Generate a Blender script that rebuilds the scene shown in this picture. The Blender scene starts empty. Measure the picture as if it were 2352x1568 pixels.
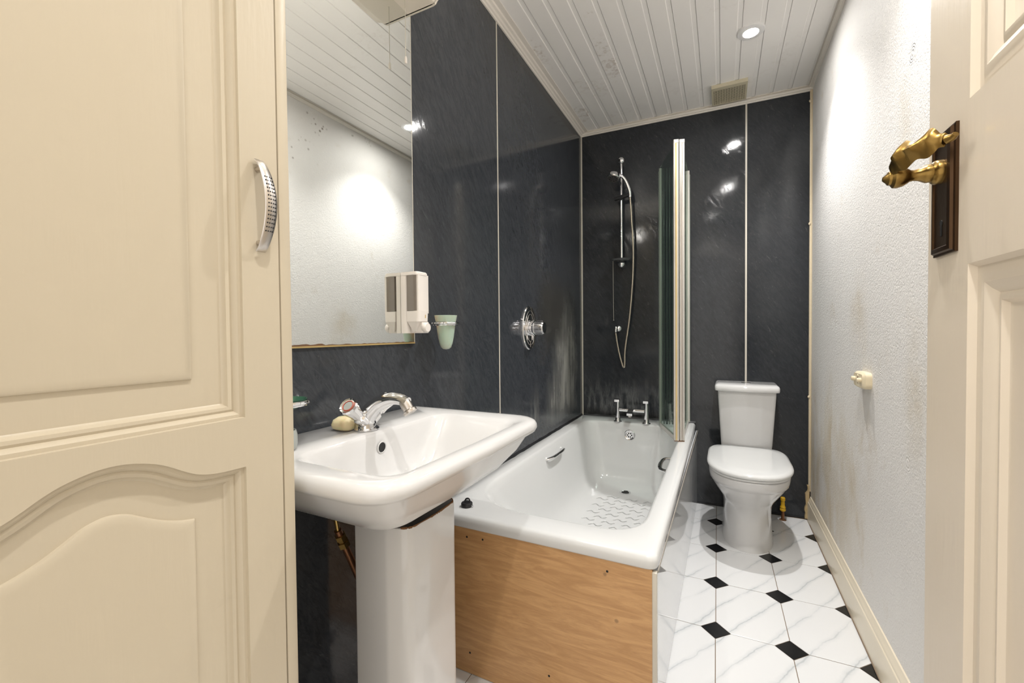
import bpy, bmesh, math, random
from mathutils import Vector, Matrix

random.seed(7)
SC = bpy.context.scene
COL = SC.collection
PI = math.pi
cos, sin, tan = math.cos, math.sin, math.tan

# ------------------------------------------------------------------ room dimensions (metres, floor z = 0)
XL, XR = -0.8961, 0.4655          # left / right wall faces
YF, TH = 2.95, 0.0303             # far wall at the left corner, and its slight skew
ZC = 2.51                         # ceiling face
CAMZ = 1.1099
def fy(x, off=0.0):               # y of the far wall face at x
    return YF + tan(TH) * (x - XL) - off

# ------------------------------------------------------------------ camera
cd = bpy.data.cameras.new('camera')
cam = bpy.data.objects.new('camera', cd)
COL.objects.link(cam)
SC.camera = cam
cd.sensor_fit = 'HORIZONTAL'
cd.sensor_width = 36.0
cd.lens = 36.0 * 980.09 / 2352.0
cd.shift_y = -0.00035
cd.clip_start = 0.01
yaw, pitch, roll = 0.4575, 0.0203, -0.0092
f = Vector((-sin(yaw) * cos(pitch), cos(yaw) * cos(pitch), -sin(pitch)))
r0 = Vector((cos(yaw), sin(yaw), 0))
u0 = r0.cross(f)
r = r0 * cos(roll) + u0 * sin(roll)
u = -r0 * sin(roll) + u0 * cos(roll)
M = Matrix((r, u, -f)).transposed().to_4x4()
M.translation = Vector((0, 0, CAMZ))
cam.matrix_world = M

# ------------------------------------------------------------------ world, exposure
W = bpy.data.worlds.new('world')
SC.world = W
W.use_nodes = True
W.node_tree.nodes['Background'].inputs[0].default_value = (1.0, 0.93, 0.84, 1)
W.node_tree.nodes['Background'].inputs[1].default_value = 0.85
SC.view_settings.view_transform = 'Standard'
SC.view_settings.look = 'None'
SC.view_settings.exposure = 0.86
SC.view_settings.gamma = 1.0
SC.view_settings.use_curve_mapping = False
LAMP_W = (40.0, 27.0, 28.0)       # radiant watts of each ceiling downlight
LAMPS = [(0.12, 2.32), (0.15, 1.27), (0.06, 0.22)]

# ------------------------------------------------------------------ node helper
class NT:
    def __init__(self, name):
        self.m = bpy.data.materials.new(name)
        self.m.use_nodes = True
        self.t = self.m.node_tree
        self.b = self.t.nodes['Principled BSDF']
        self.out = self.t.nodes['Material Output']
        self._co = None
    def n(self, typ, **kw):
        x = self.t.nodes.new(typ)
        for k, v in kw.items():
            setattr(x, k, v)
        return x
    def l(self, a, b):
        self.t.links.new(a, b)
    def co(self):
        if self._co is None:
            self._co = self.n('ShaderNodeTexCoord').outputs['Object']
        return self._co
    def put(self, sock, v):
        if hasattr(v, 'is_linked') or isinstance(v, bpy.types.NodeSocket):
            self.l(v, sock)
        else:
            sock.default_value = v
    def math(self, op, a, b=0.0, clamp=False):
        x = self.n('ShaderNodeMath', operation=op)
        x.use_clamp = clamp
        self.put(x.inputs[0], a)
        self.put(x.inputs[1], b)
        return x.outputs[0]
    def map(self, rot=(0, 0, 0), sc=(1, 1, 1), loc=(0, 0, 0), v=None, typ='POINT'):
        x = self.n('ShaderNodeMapping', vector_type=typ)
        self.l(v or self.co(), x.inputs[0])
        x.inputs['Rotation'].default_value = rot
        x.inputs['Scale'].default_value = sc
        x.inputs['Location'].default_value = loc
        return x.outputs[0]
    def noise(self, scale, v=None, detail=3, rough=.5, dist=0.0):
        x = self.n('ShaderNodeTexNoise')
        self.l(v or self.co(), x.inputs['Vector'])
        x.inputs['Scale'].default_value = scale
        x.inputs['Detail'].default_value = detail
        x.inputs['Roughness'].default_value = rough
        x.inputs['Distortion'].default_value = dist
        return x.outputs[0]
    def vor(self, scale, v=None, feature='F1'):
        x = self.n('ShaderNodeTexVoronoi', feature=feature)
        self.l(v or self.co(), x.inputs['Vector'])
        x.inputs['Scale'].default_value = scale
        return x.outputs[0]
    def ss(self, v, a, b, lo=0.0, hi=1.0):       # smooth step
        x = self.n('ShaderNodeMapRange', interpolation_type='SMOOTHSTEP')
        self.put(x.inputs[0], v)
        x.inputs[1].default_value = a
        x.inputs[2].default_value = b
        x.inputs[3].default_value = lo
        x.inputs[4].default_value = hi
        return x.outputs[0]
    def mix(self, fac, a, b):
        x = self.n('ShaderNodeMix', data_type='RGBA')
        self.put(x.inputs[0], fac)
        self.put(x.inputs[6], a if not isinstance(a, tuple) else (*a, 1)[:4])
        self.put(x.inputs[7], b if not isinstance(b, tuple) else (*b, 1)[:4])
        return x.outputs[2]
    def xyz(self):
        x = self.n('ShaderNodeSeparateXYZ')
        self.l(self.co(), x.inputs[0])
        return x.outputs
    def blob(self, spots):                       # soft round masks: (centre, radii) in object space
        tot = None
        for c, r_ in spots:
            v = self.map(loc=tuple(-a / b for a, b in zip(c, r_)), sc=tuple(1 / b for b in r_))
            ln = self.n('ShaderNodeVectorMath', operation='LENGTH')
            self.l(v, ln.inputs[0])
            m = self.ss(ln.outputs['Value'], 1.0, .0)
            tot = m if tot is None else self.math('MAXIMUM', tot, m)
        return tot
    def bump(self, h, strength=.3, dist=.005):
        x = self.n('ShaderNodeBump')
        x.inputs['Strength'].default_value = strength
        x.inputs['Distance'].default_value = dist
        self.l(h, x.inputs['Height'])
        self.l(x.outputs[0], self.b.inputs['Normal'])
    def set(self, col=None, rough=None, metal=None, **kw):
        if col is not None:
            self.put(self.b.inputs['Base Color'], (*col, 1)[:4] if isinstance(col, tuple) else col)
        if rough is not None:
            self.put(self.b.inputs['Roughness'], rough)
        if metal is not None:
            self.b.inputs['Metallic'].default_value = metal
        for k, v in kw.items():
            self.put(self.b.inputs[k.replace('_', ' ')], v)
        return self

def plain(name, col, rough=.5, metal=0.0, bump=None, vary=.06, **kw):
    N = NT(name)
    c2 = tuple(max(0, x * (1 - vary)) for x in col)
    N.set(N.mix(N.noise(9, detail=4), col, c2), rough, metal, **kw)
    if bump:
        N.bump(N.noise(bump[0], detail=4), bump[1], bump[2])
    return N.m

# ------------------------------------------------------------------ materials
def slate(name, axis, stain=False):
    N = NT(name)
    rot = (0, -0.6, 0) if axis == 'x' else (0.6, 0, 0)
    v = N.map(rot=rot, sc=(1, 1, 3.2), typ='TEXTURE')
    big = N.noise(11, v, 6, .66, .9)
    fine = N.noise(60, v, 6, .72, .8)
    crack = N.ss(N.math('ABSOLUTE', N.math('SUBTRACT', N.noise(13, v, 6, .68, 1.2), .5)), 0, .02)
    h = N.math('ADD', N.math('MULTIPLY', big, .25), N.math('MULTIPLY', fine, .5))
    h = N.math('ADD', h, N.math('MULTIPLY', crack, .15))
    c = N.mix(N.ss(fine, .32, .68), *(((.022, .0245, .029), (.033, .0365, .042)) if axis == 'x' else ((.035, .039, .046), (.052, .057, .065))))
    c = N.mix(N.math('MULTIPLY', N.math('SUBTRACT', 1.0, crack), .5), c, (.024, .025, .028))
    c = N.mix(N.math('MULTIPLY', N.ss(N.noise(1.6, detail=4), .45, .75), .35), c, (.068, .07, .073))
    fl = N.ss(N.noise(95, N.map(rot=rot, sc=(1, 1, 4.5), typ='TEXTURE'), 4, .7, 1.0), .60, .72)
    c = N.mix(N.math('MULTIPLY', fl, .45), c, (.105, .108, .112))
    rough = .075
    if stain:
        X, Y, Z = N.xyz()
        wob = N.math('MULTIPLY', N.math('SUBTRACT', N.noise(4.5, detail=5), .5), .3)
        y = N.math('ADD', Y, wob)
        body = N.ss(y, 2.90, 2.66)
        lean = N.math('SUBTRACT', y, N.math('MULTIPLY', Z, .42))
        body = N.math('MULTIPLY', body, N.ss(lean, 1.90, 2.22))
        zz = N.math('MULTIPLY', N.ss(Z, .53, .70), N.ss(Z, 1.5, .95))
        str_ = N.noise(12, N.map(sc=(1, 2.2, .35)), 4, .55)
        lime = N.math('MULTIPLY', N.math('MULTIPLY', body, zz), N.ss(str_, .05, .85))
        lime = N.math('MULTIPLY', lime, .8)
        st2 = N.math('MULTIPLY', N.math('MULTIPLY', N.ss(Y, 2.02, 2.07), N.ss(Y, 2.16, 2.1)),
                     N.math('MULTIPLY', N.ss(Z, .56, .66), N.ss(Z, .86, .7)))
        lime = N.math('MAXIMUM', lime, N.math('MULTIPLY', N.math('MULTIPLY', st2, N.ss(str_, .35, .7)), .35))
        br = N.math('MULTIPLY', N.math('MULTIPLY', N.ss(y, 2.05, 2.3), N.ss(y, 2.75, 2.5)),
                    N.math('MULTIPLY', N.ss(Z, .9, 1.15), N.ss(Z, 1.5, 1.3)))
        c = N.mix(N.math('MULTIPLY', br, .5), c, (.045, .04, .028))
        c = N.mix(lime, c, (.42, .41, .37))
        rough = N.math('ADD', N.math('MULTIPLY', lime, .5), .10)
    if axis == 'x':
        X, Y, Z = N.xyz()
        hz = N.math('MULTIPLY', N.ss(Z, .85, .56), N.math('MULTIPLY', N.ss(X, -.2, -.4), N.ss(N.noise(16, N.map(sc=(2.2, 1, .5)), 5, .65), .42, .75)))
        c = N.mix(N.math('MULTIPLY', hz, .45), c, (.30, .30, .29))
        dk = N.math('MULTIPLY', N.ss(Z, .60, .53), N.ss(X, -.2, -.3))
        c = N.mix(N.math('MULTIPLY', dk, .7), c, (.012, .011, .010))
    N.set(c, rough, IOR=1.39)
    N.bump(h, .07 if axis == 'x' else .05, .003)
    return N.m

def wallpaper():
    N = NT('textured_wallpaper')
    X, Y, Z = N.xyz()
    v = N.map(sc=(1, 1, 1))
    fine = N.noise(150, v, 3, .55, .6)
    mid = N.noise(75, v, 4, .55, 1.4)
    d = N.vor(6.5, N.map(sc=(.02, 1, 1)))
    ring = N.math('SINE', N.math('MULTIPLY', d, 150.0))
    msk = N.ss(d, .24, .12)
    msk = N.math('MULTIPLY', msk, N.ss(N.noise(3.1, v, 2), .5, .62))
    h = N.math('ADD', N.math('MULTIPLY', fine, .6), N.math('MULTIPLY', mid, .7))
    h = N.math('ADD', h, N.math('MULTIPLY', N.math('MULTIPLY', ring, msk), .3))
    base = N.mix(N.noise(2.2, v, 4), (.80, .785, .765), (.745, .72, .69))
    st = N.ss(N.noise(2.6, N.map(sc=(1, 1.6, .7), loc=(3, .4, .2)), 5, .6), .54, .78)
    low = N.ss(Z, 1.35, .5)
    c = N.mix(N.math('MULTIPLY', N.math('MULTIPLY', st, low), .75), base, (.52, .41, .24))
    st2 = N.ss(N.noise(4.2, N.map(loc=(0, 2.3, 1.1)), 4, .6), .6, .74)
    c = N.mix(N.math('MULTIPLY', st2, .3), c, (.50, .40, .27))
    cor = N.math('MULTIPLY', N.math('MULTIPLY', N.ss(Y, 1.7, 2.75), N.ss(Z, 1.05, .35)), N.ss(N.noise(3.3, N.map(sc=(1, 1.5, .8)), 5, .6), .35, .65))
    c = N.mix(N.math('MULTIPLY', cor, .6), c, (.56, .45, .26))
    # mould speckles high on the wall under the coving
    bl = N.blob([((XR, 2.05, 1.17), (9, .16, .22)), ((XR, 1.59, 1.72), (9, .09, .16)), ((XR, 2.30, .50), (9, .22, .40)), ((XR, 1.98, .68), (9, .2, .25)), ((XR, 1.5, .92), (9, .12, .3))])
    c = N.mix(N.math('MULTIPLY', N.math('MULTIPLY', bl, N.ss(N.noise(9, v, 5, .65), .3, .7)), .4), c, (.52, .42, .26))
    sp = N.math('MULTIPLY', N.ss(N.vor(34, v), .34, .14), N.ss(N.noise(9, v, 3), .44, .60))
    band = N.blob([((XR, 1.86, 2.41), (9, .13, .09)), ((XR, 2.06, 2.45), (9, .12, .07)), ((XR, 2.22, 2.455), (9, .14, .05)), ((XR, 1.74, 2.2), (9, .18, .12))])
    band = N.ss(band, .0, .5)
    c = N.mix(N.math('MULTIPLY', N.math('MULTIPLY', sp, band), .8), c, (.13, .09, .05))
    N.set(c, .62)
    N.bump(h, .6, .005)
    return N.m

def gloss_paint(name, col, col2, rough=.36, streak=(1, 1, .12)):
    N = NT(name)
    v = N.map(sc=streak)
    c = N.mix(N.noise(2.5, detail=4), col, col2)
    dirt = N.ss(N.noise(14, detail=5, rough=.7), .66, .8)
    c = N.mix(N.math('MULTIPLY', dirt, .25), c, tuple(x * .8 for x in col2))
    N.set(c, rough)
    h = N.math('ADD', N.noise(70, v, 3), N.math('MULTIPLY', N.noise(22, detail=3), .8))
    N.bump(h, .14, .004)
    return N.m

def tile_white():
    N = NT('marble_effect_tile')
    dt = N.n('ShaderNodeVectorMath', operation='DOT_PRODUCT')
    N.l(N.co(), dt.inputs[0])
    dt.inputs[1].default_value = (.84, -.54, 0)
    w = N.math('MULTIPLY', N.math('SUBTRACT', N.noise(5, detail=6, rough=.6), .5), .055)
    p = N.math('DIVIDE', N.math('ADD', N.math('ADD', dt.outputs['Value'], w), .025), .105)
    fr = N.math('ABSOLUTE', N.math('SUBTRACT', N.math('FRACT', p), .5))
    soft = N.ss(fr, .16, 0.0)
    core = N.ss(fr, .035, 0.0)
    amp = N.ss(N.noise(3.4, N.map(loc=(1, 2, 0)), 4), .28, .58)
    k = N.math('MULTIPLY', N.math('ADD', N.math('MULTIPLY', soft, .24), N.math('MULTIPLY', core, .36)), amp)
    N.set(N.mix(k, (.745, .75, .755), (.34, .38, .41)), .16, IOR=1.5)
    N.bump(N.noise(4, detail=2), .04, .01)
    return N.m

def ply():
    N = NT('bare_plywood')
    v = N.map(sc=(1, 1, 7.5))
    g = N.noise(5.0, v, 6, .6, 1.6)
    g2 = N.noise(40, N.map(sc=(1, 1, 9)), 4, .6, .4)
    c = N.mix(N.ss(g, .32, .7), (.50, .275, .115), (.64, .375, .17))
    c = N.mix(N.math('MULTIPLY', N.ss(g2, .5, .75), .25), c, (.30, .16, .075))
    spot = N.ss(N.vor(9), .07, .03)
    c = N.mix(N.math('MULTIPLY', spot, .5), c, (.12, .07, .03))
    N.set(c, .42)
    N.bump(g2, .05, .003)
    return N.m

def ceiling_pvc():
    N = NT('white_ceiling_plank')
    st = N.ss(N.noise(3.3, N.map(loc=(.3, .2, 0)), 6, .65), .52, .70)
    sp = N.ss(N.noise(38, detail=5, rough=.7), .46, .66)
    X, Y, Z = N.xyz()
    edge = N.math('ADD', N.ss(X, -.5, -.85, 0, 1), .35)
    bl = N.blob([((-.53, 2.22, ZC), (.06, .30, 9)), ((-.83, 1.98, ZC), (.05, .14, 9)), ((-.82, 2.70, ZC), (.09, .16, 9)), ((-.53, 1.87, ZC), (.03, .03, 9))])
    k = N.math('MAXIMUM', N.math('MULTIPLY', N.math('MULTIPLY', st, sp), N.math('MULTIPLY', edge, .6)), N.math('MULTIPLY', N.math('MULTIPLY', N.ss(bl, 0, .6), sp), .6))
    c = N.mix(N.noise(2, detail=3), (.93, .905, .875), (.88, .855, .82))
    c = N.mix(N.math('MULTIPLY', k, .75), c, (.35, .25, .15))
    N.set(c, .38)
    N.bump(N.noise(60, detail=2), .05, .002)
    return N.m

def glass(name, tint, refl=1.45, rough=0.0, refl_k=.45):
    N = NT(name)
    tr = N.n('ShaderNodeBsdfTransparent')
    tr.inputs[0].default_value = (*tint, 1)
    gl = N.n('ShaderNodeBsdfGlossy')
    gl.inputs['Roughness'].default_value = rough
    gl.inputs[0].default_value = (.95, 1, .97, 1)
    fr = N.n('ShaderNodeFresnel')
    fr.inputs[0].default_value = refl
    mx = N.n('ShaderNodeMixShader')
    N.l(N.math('MULTIPLY', fr.outputs[0], refl_k), mx.inputs[0])
    N.l(tr.outputs[0], mx.inputs[1])
    N.l(gl.outputs[0], mx.inputs[2])
    N.l(mx.outputs[0], N.out.inputs[0])
    return N.m

def emit(name, col, s):
    N = NT(name)
    N.set((1., 1., 1.), .5, Emission_Color=(*col, 1), Emission_Strength=s)
    return N.m

def mirror_mat():
    N = NT('silvered_mirror')
    N.set((.84, .855, .83), .015, 1.0)
    return N.m

M_ = dict(
    slate_left=slate('slate_panel_left', 'y'),
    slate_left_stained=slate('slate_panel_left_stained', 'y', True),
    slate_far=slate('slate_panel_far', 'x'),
    paper=wallpaper(),
    plank=ceiling_pvc(),
    coving=gloss_paint('white_coving_paint', (.80, .755, .69), (.74, .69, .62)),
    tile=tile_white(),
    inset=plain('black_inset_tile', (.012, .012, .013), .2, vary=.3, bump=(60, .08, .002)),
    grout=plain('brown_grout', (.23, .17, .12), .8),
    strip=plain('cream_seam_strip', (.62, .58, .50), .35),
    trimwood=gloss_paint('cream_trim_paint', (.72, .62, .45), (.66, .55, .38)),
    skirt=gloss_paint('cream_skirting_paint', (.78, .71, .58), (.72, .63, .48), .3, (1, .12, 1)),
    cream=gloss_paint('cream_cupboard_paint', (.57, .505, .39), (.525, .455, .34)),
    doorpaint=gloss_paint('cream_door_paint', (.76, .68, .57), (.72, .635, .52)),
    plaster=plain('plain_plaster', (.70, .66, .60), .8),
    ceramic=plain('white_ceramic', (.64, .635, .63), .07, vary=.02, IOR=1.52),
    acrylic=plain('white_bath_acrylic', (.71, .715, .71), .11, vary=.02, IOR=1.5),
    panelgloss=plain('gloss_white_side_panel', (.76, .77, .78), .02, vary=.02, IOR=2.5),
    chrome=plain('chrome', (.80, .80, .81), .07, 1.0, vary=.02),
    satin=plain('satin_steel', (.62, .58, .54), .28, 1.0, vary=.08),
    dark=plain('dark_hole', (.008, .008, .008), .6),
    rubber=plain('black_rubber', (.018, .018, .02), .45),
    brass=plain('aged_brass', (.34, .215, .065), .3, 1.0, vary=.45, bump=(40, .2, .003)),
    bronze=plain('dark_bronze_plate', (.10, .055, .028), .34, .85, vary=.5, bump=(50, .2, .002)),
    copper=plain('dull_copper_pipe', (.30, .14, .07), .4, .9, vary=.3),
    pipebrass=plain('brass_fitting', (.48, .33, .12), .35, 1.0, vary=.3),
    ply=ply(),
    plastic=plain('ivory_plastic', (.80, .755, .71), .32, vary=.03),
    smoke=plain('smoked_chamber_plastic', (.23, .20, .17), .18, vary=.25),
    peg=plain('cream_plastic_plate', (.76, .66, .47), .35, vary=.08),
    vent=plain('yellowed_vent_plastic', (.66, .60, .44), .45, vary=.2),
    vent_shade=plain('shaded_vent_inside', (.07, .05, .03), .9, vary=.5),  # shade inside the vent opening, put into the colour
    yellow=plain('yellow_plastic', (.80, .47, .02), .35, vary=.1),
    soap=plain('cream_soap', (.85, .74, .47), .42, vary=.06, Subsurface_Weight=.2),
    frost=plain('frosted_green_glass', (.44, .53, .44), .38, vary=.05, Subsurface_Weight=.35),
    screen_glass=glass('green_screen_glass', (.91, .955, .935), refl_k=.3),
    dirtystrip=plain('dirty_sealing_strip', (.46, .42, .36), .5, vary=.45),
    trayplastic=plain('smoky_clear_plastic', (.20, .205, .21), .15, vary=.2, Transmission_Weight=.4),
    redring=plain('red_indicator', (.55, .12, .08), .4, vary=.05),
    greenglass=plain('dark_green_glass', (.05, .14, .09), .08, vary=.05, IOR=1.5),
    frostclear=plain('frosted_clear_glass', (.62, .66, .63), .3, vary=.03, Transmission_Weight=.45),
    clear=glass('clear_plastic', (.9, .92, .92)),
    alu=plain('white_aluminium_profile', (.60, .575, .53), .25, .3, vary=.04),
    seal=plain('yellowed_seal', (.66, .50, .24), .35, vary=.2),
    paneedge=plain('green_glass_edge', (.050, .064, .058), .12, vary=.25, IOR=1.5),
    sealgreen=plain('pale_seal', (.30, .33, .28), .3, vary=.1),
    lamp=emit('lamp_lens', (1, .98, .95), 290),
    tube=emit('light_tube', (1, .97, .91), 55),
    lamp_dim=emit('dim_lamp_lens', (1, .97, .92), 70),
    bezel=plain('white_lamp_bezel', (.80, .79, .78), .4),
    mirror=mirror_mat(),
    rust=plain('corroded_mirror_edge', (.20, .10, .045), .7, vary=.6),
    gold=plain('mirror_edge_backing', (.50, .36, .14), .5, vary=.3),
    sealant=plain('mouldy_sealant', (.035, .036, .04), .4, vary=.9),
    filler=plain('rough_yellow_filler', (.60, .45, .24), .8, vary=.3, bump=(90, .6, .004)),
    heater=plain('cream_enamel', (.78, .72, .62), .35, vary=.04),
    steel=plain('hose_steel', (.62, .55, .45), .3, .9, vary=.12),
    rubbed=plain('rust_stain', (.20, .09, .03), .8, vary=.5),
)

# ------------------------------------------------------------------ geometry helpers (all in world metres)
OFF = {}
class G:
    def __init__(self):
        self.bm = bmesh.new()
    def box(self, a, b):
        (x0, y0, z0), (x1, y1, z1) = a, b
        v = [self.bm.verts.new(p) for p in ((x0, y0, z0), (x1, y0, z0), (x1, y1, z0), (x0, y1, z0),
                                            (x0, y0, z1), (x1, y0, z1), (x1, y1, z1), (x0, y1, z1))]
        for q in ((3, 2, 1, 0), (4, 5, 6, 7), (0, 1, 5, 4), (1, 2, 6, 5), (2, 3, 7, 6), (3, 0, 4, 7)):
            self.bm.faces.new([v[i] for i in q])
        return self
    def loft(self, rings, cap0=True, cap1=True, closed=True):
        R = [[self.bm.verts.new(p) for p in ring] for ring in rings]
        n = len(R[0])
        for a, b in zip(R, R[1:]):
            for i in range(n if closed else n - 1):
                j = (i + 1) % n
                self.bm.faces.new((a[i], a[j], b[j], b[i]))
        if cap0:
            self.bm.faces.new(R[0][::-1])
        if cap1:
            self.bm.faces.new(R[-1])
        return self
    def prism(self, pts, axis, a, b):               # pts 2-D outline, extruded along an axis
        def P(p, t):
            return {'x': (t, p[0], p[1]), 'y': (p[0], t, p[1]), 'z': (p[0], p[1], t)}[axis]
        return self.loft([[P(p, a) for p in pts], [P(p, b) for p in pts]])
    def tube(self, pts, rad, seg=10, caps=True, flat=None):
        pts = [Vector(p) for p in pts]
        n = len(pts)
        rads = rad if isinstance(rad, (list, tuple)) else [rad] * n
        rings = []
        prev = None
        for i, p in enumerate(pts):
            d = (pts[min(i + 1, n - 1)] - pts[max(i - 1, 0)]).normalized()
            if prev is None:
                a = Vector((0, 0, 1)) if abs(d.z) < .9 else Vector((1, 0, 0))
                s = d.cross(a).normalized()
            else:
                s = (prev - d * prev.dot(d)).normalized()
            prev = s
            t = d.cross(s)
            k = flat[i] if flat else 1.0
            rings.append([p + (s * cos(2 * PI * j / seg) + t * sin(2 * PI * j / seg) * k) * rads[i] for j in range(seg)])
        return self.loft(rings, caps, caps)
    def lathe(self, c, prof, axis='z', seg=24, cap0=True, cap1=True):   # prof: (radius, height) along axis
        rings = []
        c = Vector(c)
        ax = {'x': (Vector((0, 1, 0)), Vector((0, 0, 1)), Vector((1, 0, 0))),
              'y': (Vector((0, 0, 1)), Vector((1, 0, 0)), Vector((0, 1, 0))),
              'z': (Vector((1, 0, 0)), Vector((0, 1, 0)), Vector((0, 0, 1)))}
        A, B, D = ax[axis] if isinstance(axis, str) else axis
        for rr_, h in prof:
            rings.append([c + D * h + (A * cos(2 * PI * j / seg) + B * sin(2 * PI * j / seg)) * max(rr_, 1e-5) for j in range(seg)])
        return self.loft(rings, cap0, cap1)
    def sphere(self, c, r_, seg=16, sq=(1, 1, 1)):
        n = 9
        self.lathe((0, 0, 0), [(r_ * sin(PI * i / n), -r_ * cos(PI * i / n)) for i in range(n + 1)], seg=seg)
        vs = self.bm.verts[:] if False else None
        self.bm.verts.ensure_lookup_table()
        for v in self.bm.verts[-(n + 1) * seg:]:
            v.co = Vector((v.co.x * sq[0], v.co.y * sq[1], v.co.z * sq[2])) + Vector(c)
        return self
    def bevel(self, w, seg=2):
        self.bm.normal_update()
        bmesh.ops.remove_doubles(self.bm, verts=self.bm.verts, dist=1e-6)
        es = [e for e in self.bm.edges if len(e.link_faces) == 2 and e.calc_face_angle(0) > .6]
        bmesh.ops.bevel(self.bm, geom=es, offset=w, segments=seg, affect='EDGES', profile=.5, clamp_overlap=True)
        return self
    def build(self, name, mat, parent=None, smooth=True, angle=.6, label=None, kind=None, loc=None):
        bm = self.bm
        bmesh.ops.remove_doubles(bm, verts=bm.verts, dist=1e-6)
        bmesh.ops.recalc_face_normals(bm, faces=bm.faces)
        base = OFF.get(parent.name, Vector()) if parent else Vector(loc or (0, 0, 0))
        for v in bm.verts:
            v.co -= base
        me = bpy.data.meshes.new(name)
        bm.to_mesh(me)
        bm.free()
        me.materials.append(mat)
        if smooth:
            me.polygons.foreach_set('use_smooth', [True] * len(me.polygons))
            me.set_sharp_from_angle(angle=angle)
        o = bpy.data.objects.new(name, me)
        COL.objects.link(o)
        if parent:
            o.parent = parent
        elif loc:
            o.location = loc
        OFF[o.name] = base
        if label:
            o['label'] = label
        if kind:
            o['kind'] = kind
        return o

def thing(name, label, cat, base, group=None, kind=None):
    o = bpy.data.objects.new(name, None)
    o.empty_display_size = .05
    COL.objects.link(o)
    o.location = base
    OFF[o.name] = Vector(base)
    o['label'] = label
    o['category'] = cat
    if group:
        o['group'] = group
    if kind:
        o['kind'] = kind
    return o

def tag(o, label, cat, group=None, kind=None):
    o['label'] = label
    o['category'] = cat
    if group:
        o['group'] = group
    if kind:
        o['kind'] = kind
    return o

def rp(cs, rs, n=6):                               # polygon with rounded corners -> 2-D points
    out = []
    m = len(cs)
    rs = rs if isinstance(rs, (list, tuple)) else [rs] * m
    for i in range(m):
        p0, p, p1 = Vector(cs[i - 1]), Vector(cs[i]), Vector(cs[(i + 1) % m])
        a, b = (p0 - p).normalized(), (p1 - p).normalized()
        ang = a.angle(b)
        t = min(rs[i] / tan(ang / 2), (p0 - p).length * .49, (p1 - p).length * .49)
        for k in range(n + 1):
            s = k / n
            q = (p + a * t) * (1 - s) ** 2 + p * 2 * s * (1 - s) * .98 + ((p + a * t) + (p + b * t)) * .5 * 2 * s * (1 - s) * .02 + (p + b * t) * s ** 2
            out.append((q.x, q.y))
    return out
def rect(x0, x1, y0, y1, rs, n=6):
    return rp([(x0, y0), (x1, y0), (x1, y1), (x0, y1)], rs, n)
def at(ring, z):
    return [(x, y, z) for x, y in ring]
def sm(pts, k=6):                                  # Catmull-Rom through points
    P = [Vector(p) for p in pts]
    P = [P[0] * 2 - P[1]] + P + [P[-1] * 2 - P[-2]]
    out = []
    for i in range(1, len(P) - 2):
        for j in range(k):
            t = j / k
            a, b, c, d = P[i - 1:i + 3]
            out.append(.5 * ((2 * b) + (c - a) * t + (2 * a - 5 * b + 4 * c - d) * t * t + (3 * b - a - 3 * c + d) * t ** 3))
    out.append(P[-2])
    return out
def inset(poly, d):                                # inward offset of a closed CCW 2-D outline
    n = len(poly)
    out = []
    for i in range(n):
        p0, p, p1 = Vector(poly[i - 1]), Vector(poly[i]), Vector(poly[(i + 1) % n])
        e0, e1 = (p - p0).normalized(), (p1 - p).normalized()
        n0, n1 = Vector((-e0.y, e0.x)), Vector((-e1.y, e1.x))
        nn = (n0 + n1)
        nn = nn / max(nn.length_squared / 2, .25)
        q = p + nn * d
        out.append((q.x, q.y))
    return out

# ================================================================== SETTING
# ---- floor: clipped rectangular tiles with black diamonds at the corners
GX, GY, SX, SY, RT = -0.026, 2.3942, 0.2385, 0.3317, 0.008
floor_ = G().box((-1.2, -.9, -.08), (.75, 3.1, -.0016)).build('floor', M_['grout'], smooth=False, kind='structure')
def clip(poly, side):
    out = []
    ax, val, sg = side
    for i in range(len(poly)):
        a, b = poly[i - 1], poly[i]
        da, db = (a[ax] - val) * sg, (b[ax] - val) * sg
        if (da >= 0) != (db >= 0):
            t = da / (da - db)
            out.append(tuple(a[k] + (b[k] - a[k]) * t for k in (0, 1)))
        if db >= 0:
            out.append(b)
    return out
def gridpt(i, j):
    return (GX + i * SX * cos(RT) + j * SY * sin(RT), GY - j * SY * cos(RT) + i * SX * sin(RT))
def area(p):
    return abs(sum(p[i - 1][0] * p[i][1] - p[i][0] * p[i - 1][1] for i in range(len(p)))) / 2
def lay(poly, name, mat, top):
    for side in ((0, XL, 1), (0, XR - .004, -1), (1, -.6, 1), (1, fy(0) - .002, -1)):
        poly = clip(poly, side)
        if len(poly) < 3:
            return
    if area(poly) < 4e-5:
        return
    cx = sum(p[0] for p in poly) / len(poly)
    cy = sum(p[1] for p in poly) / len(poly)
    if all(-.88 < p[0] < -.18 and 1.2 < p[1] < 2.94 for p in poly):
        return                                     # wholly under the bath
    sh = [(cx + (x - cx) * .99, cy + (y - cy) * .99) for x, y in poly]
    G().loft([at(poly, -.006), at(poly, top - .0006), at(sh, top)]).build(name, mat, floor_, smooth=False)
DH = .0488
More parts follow.
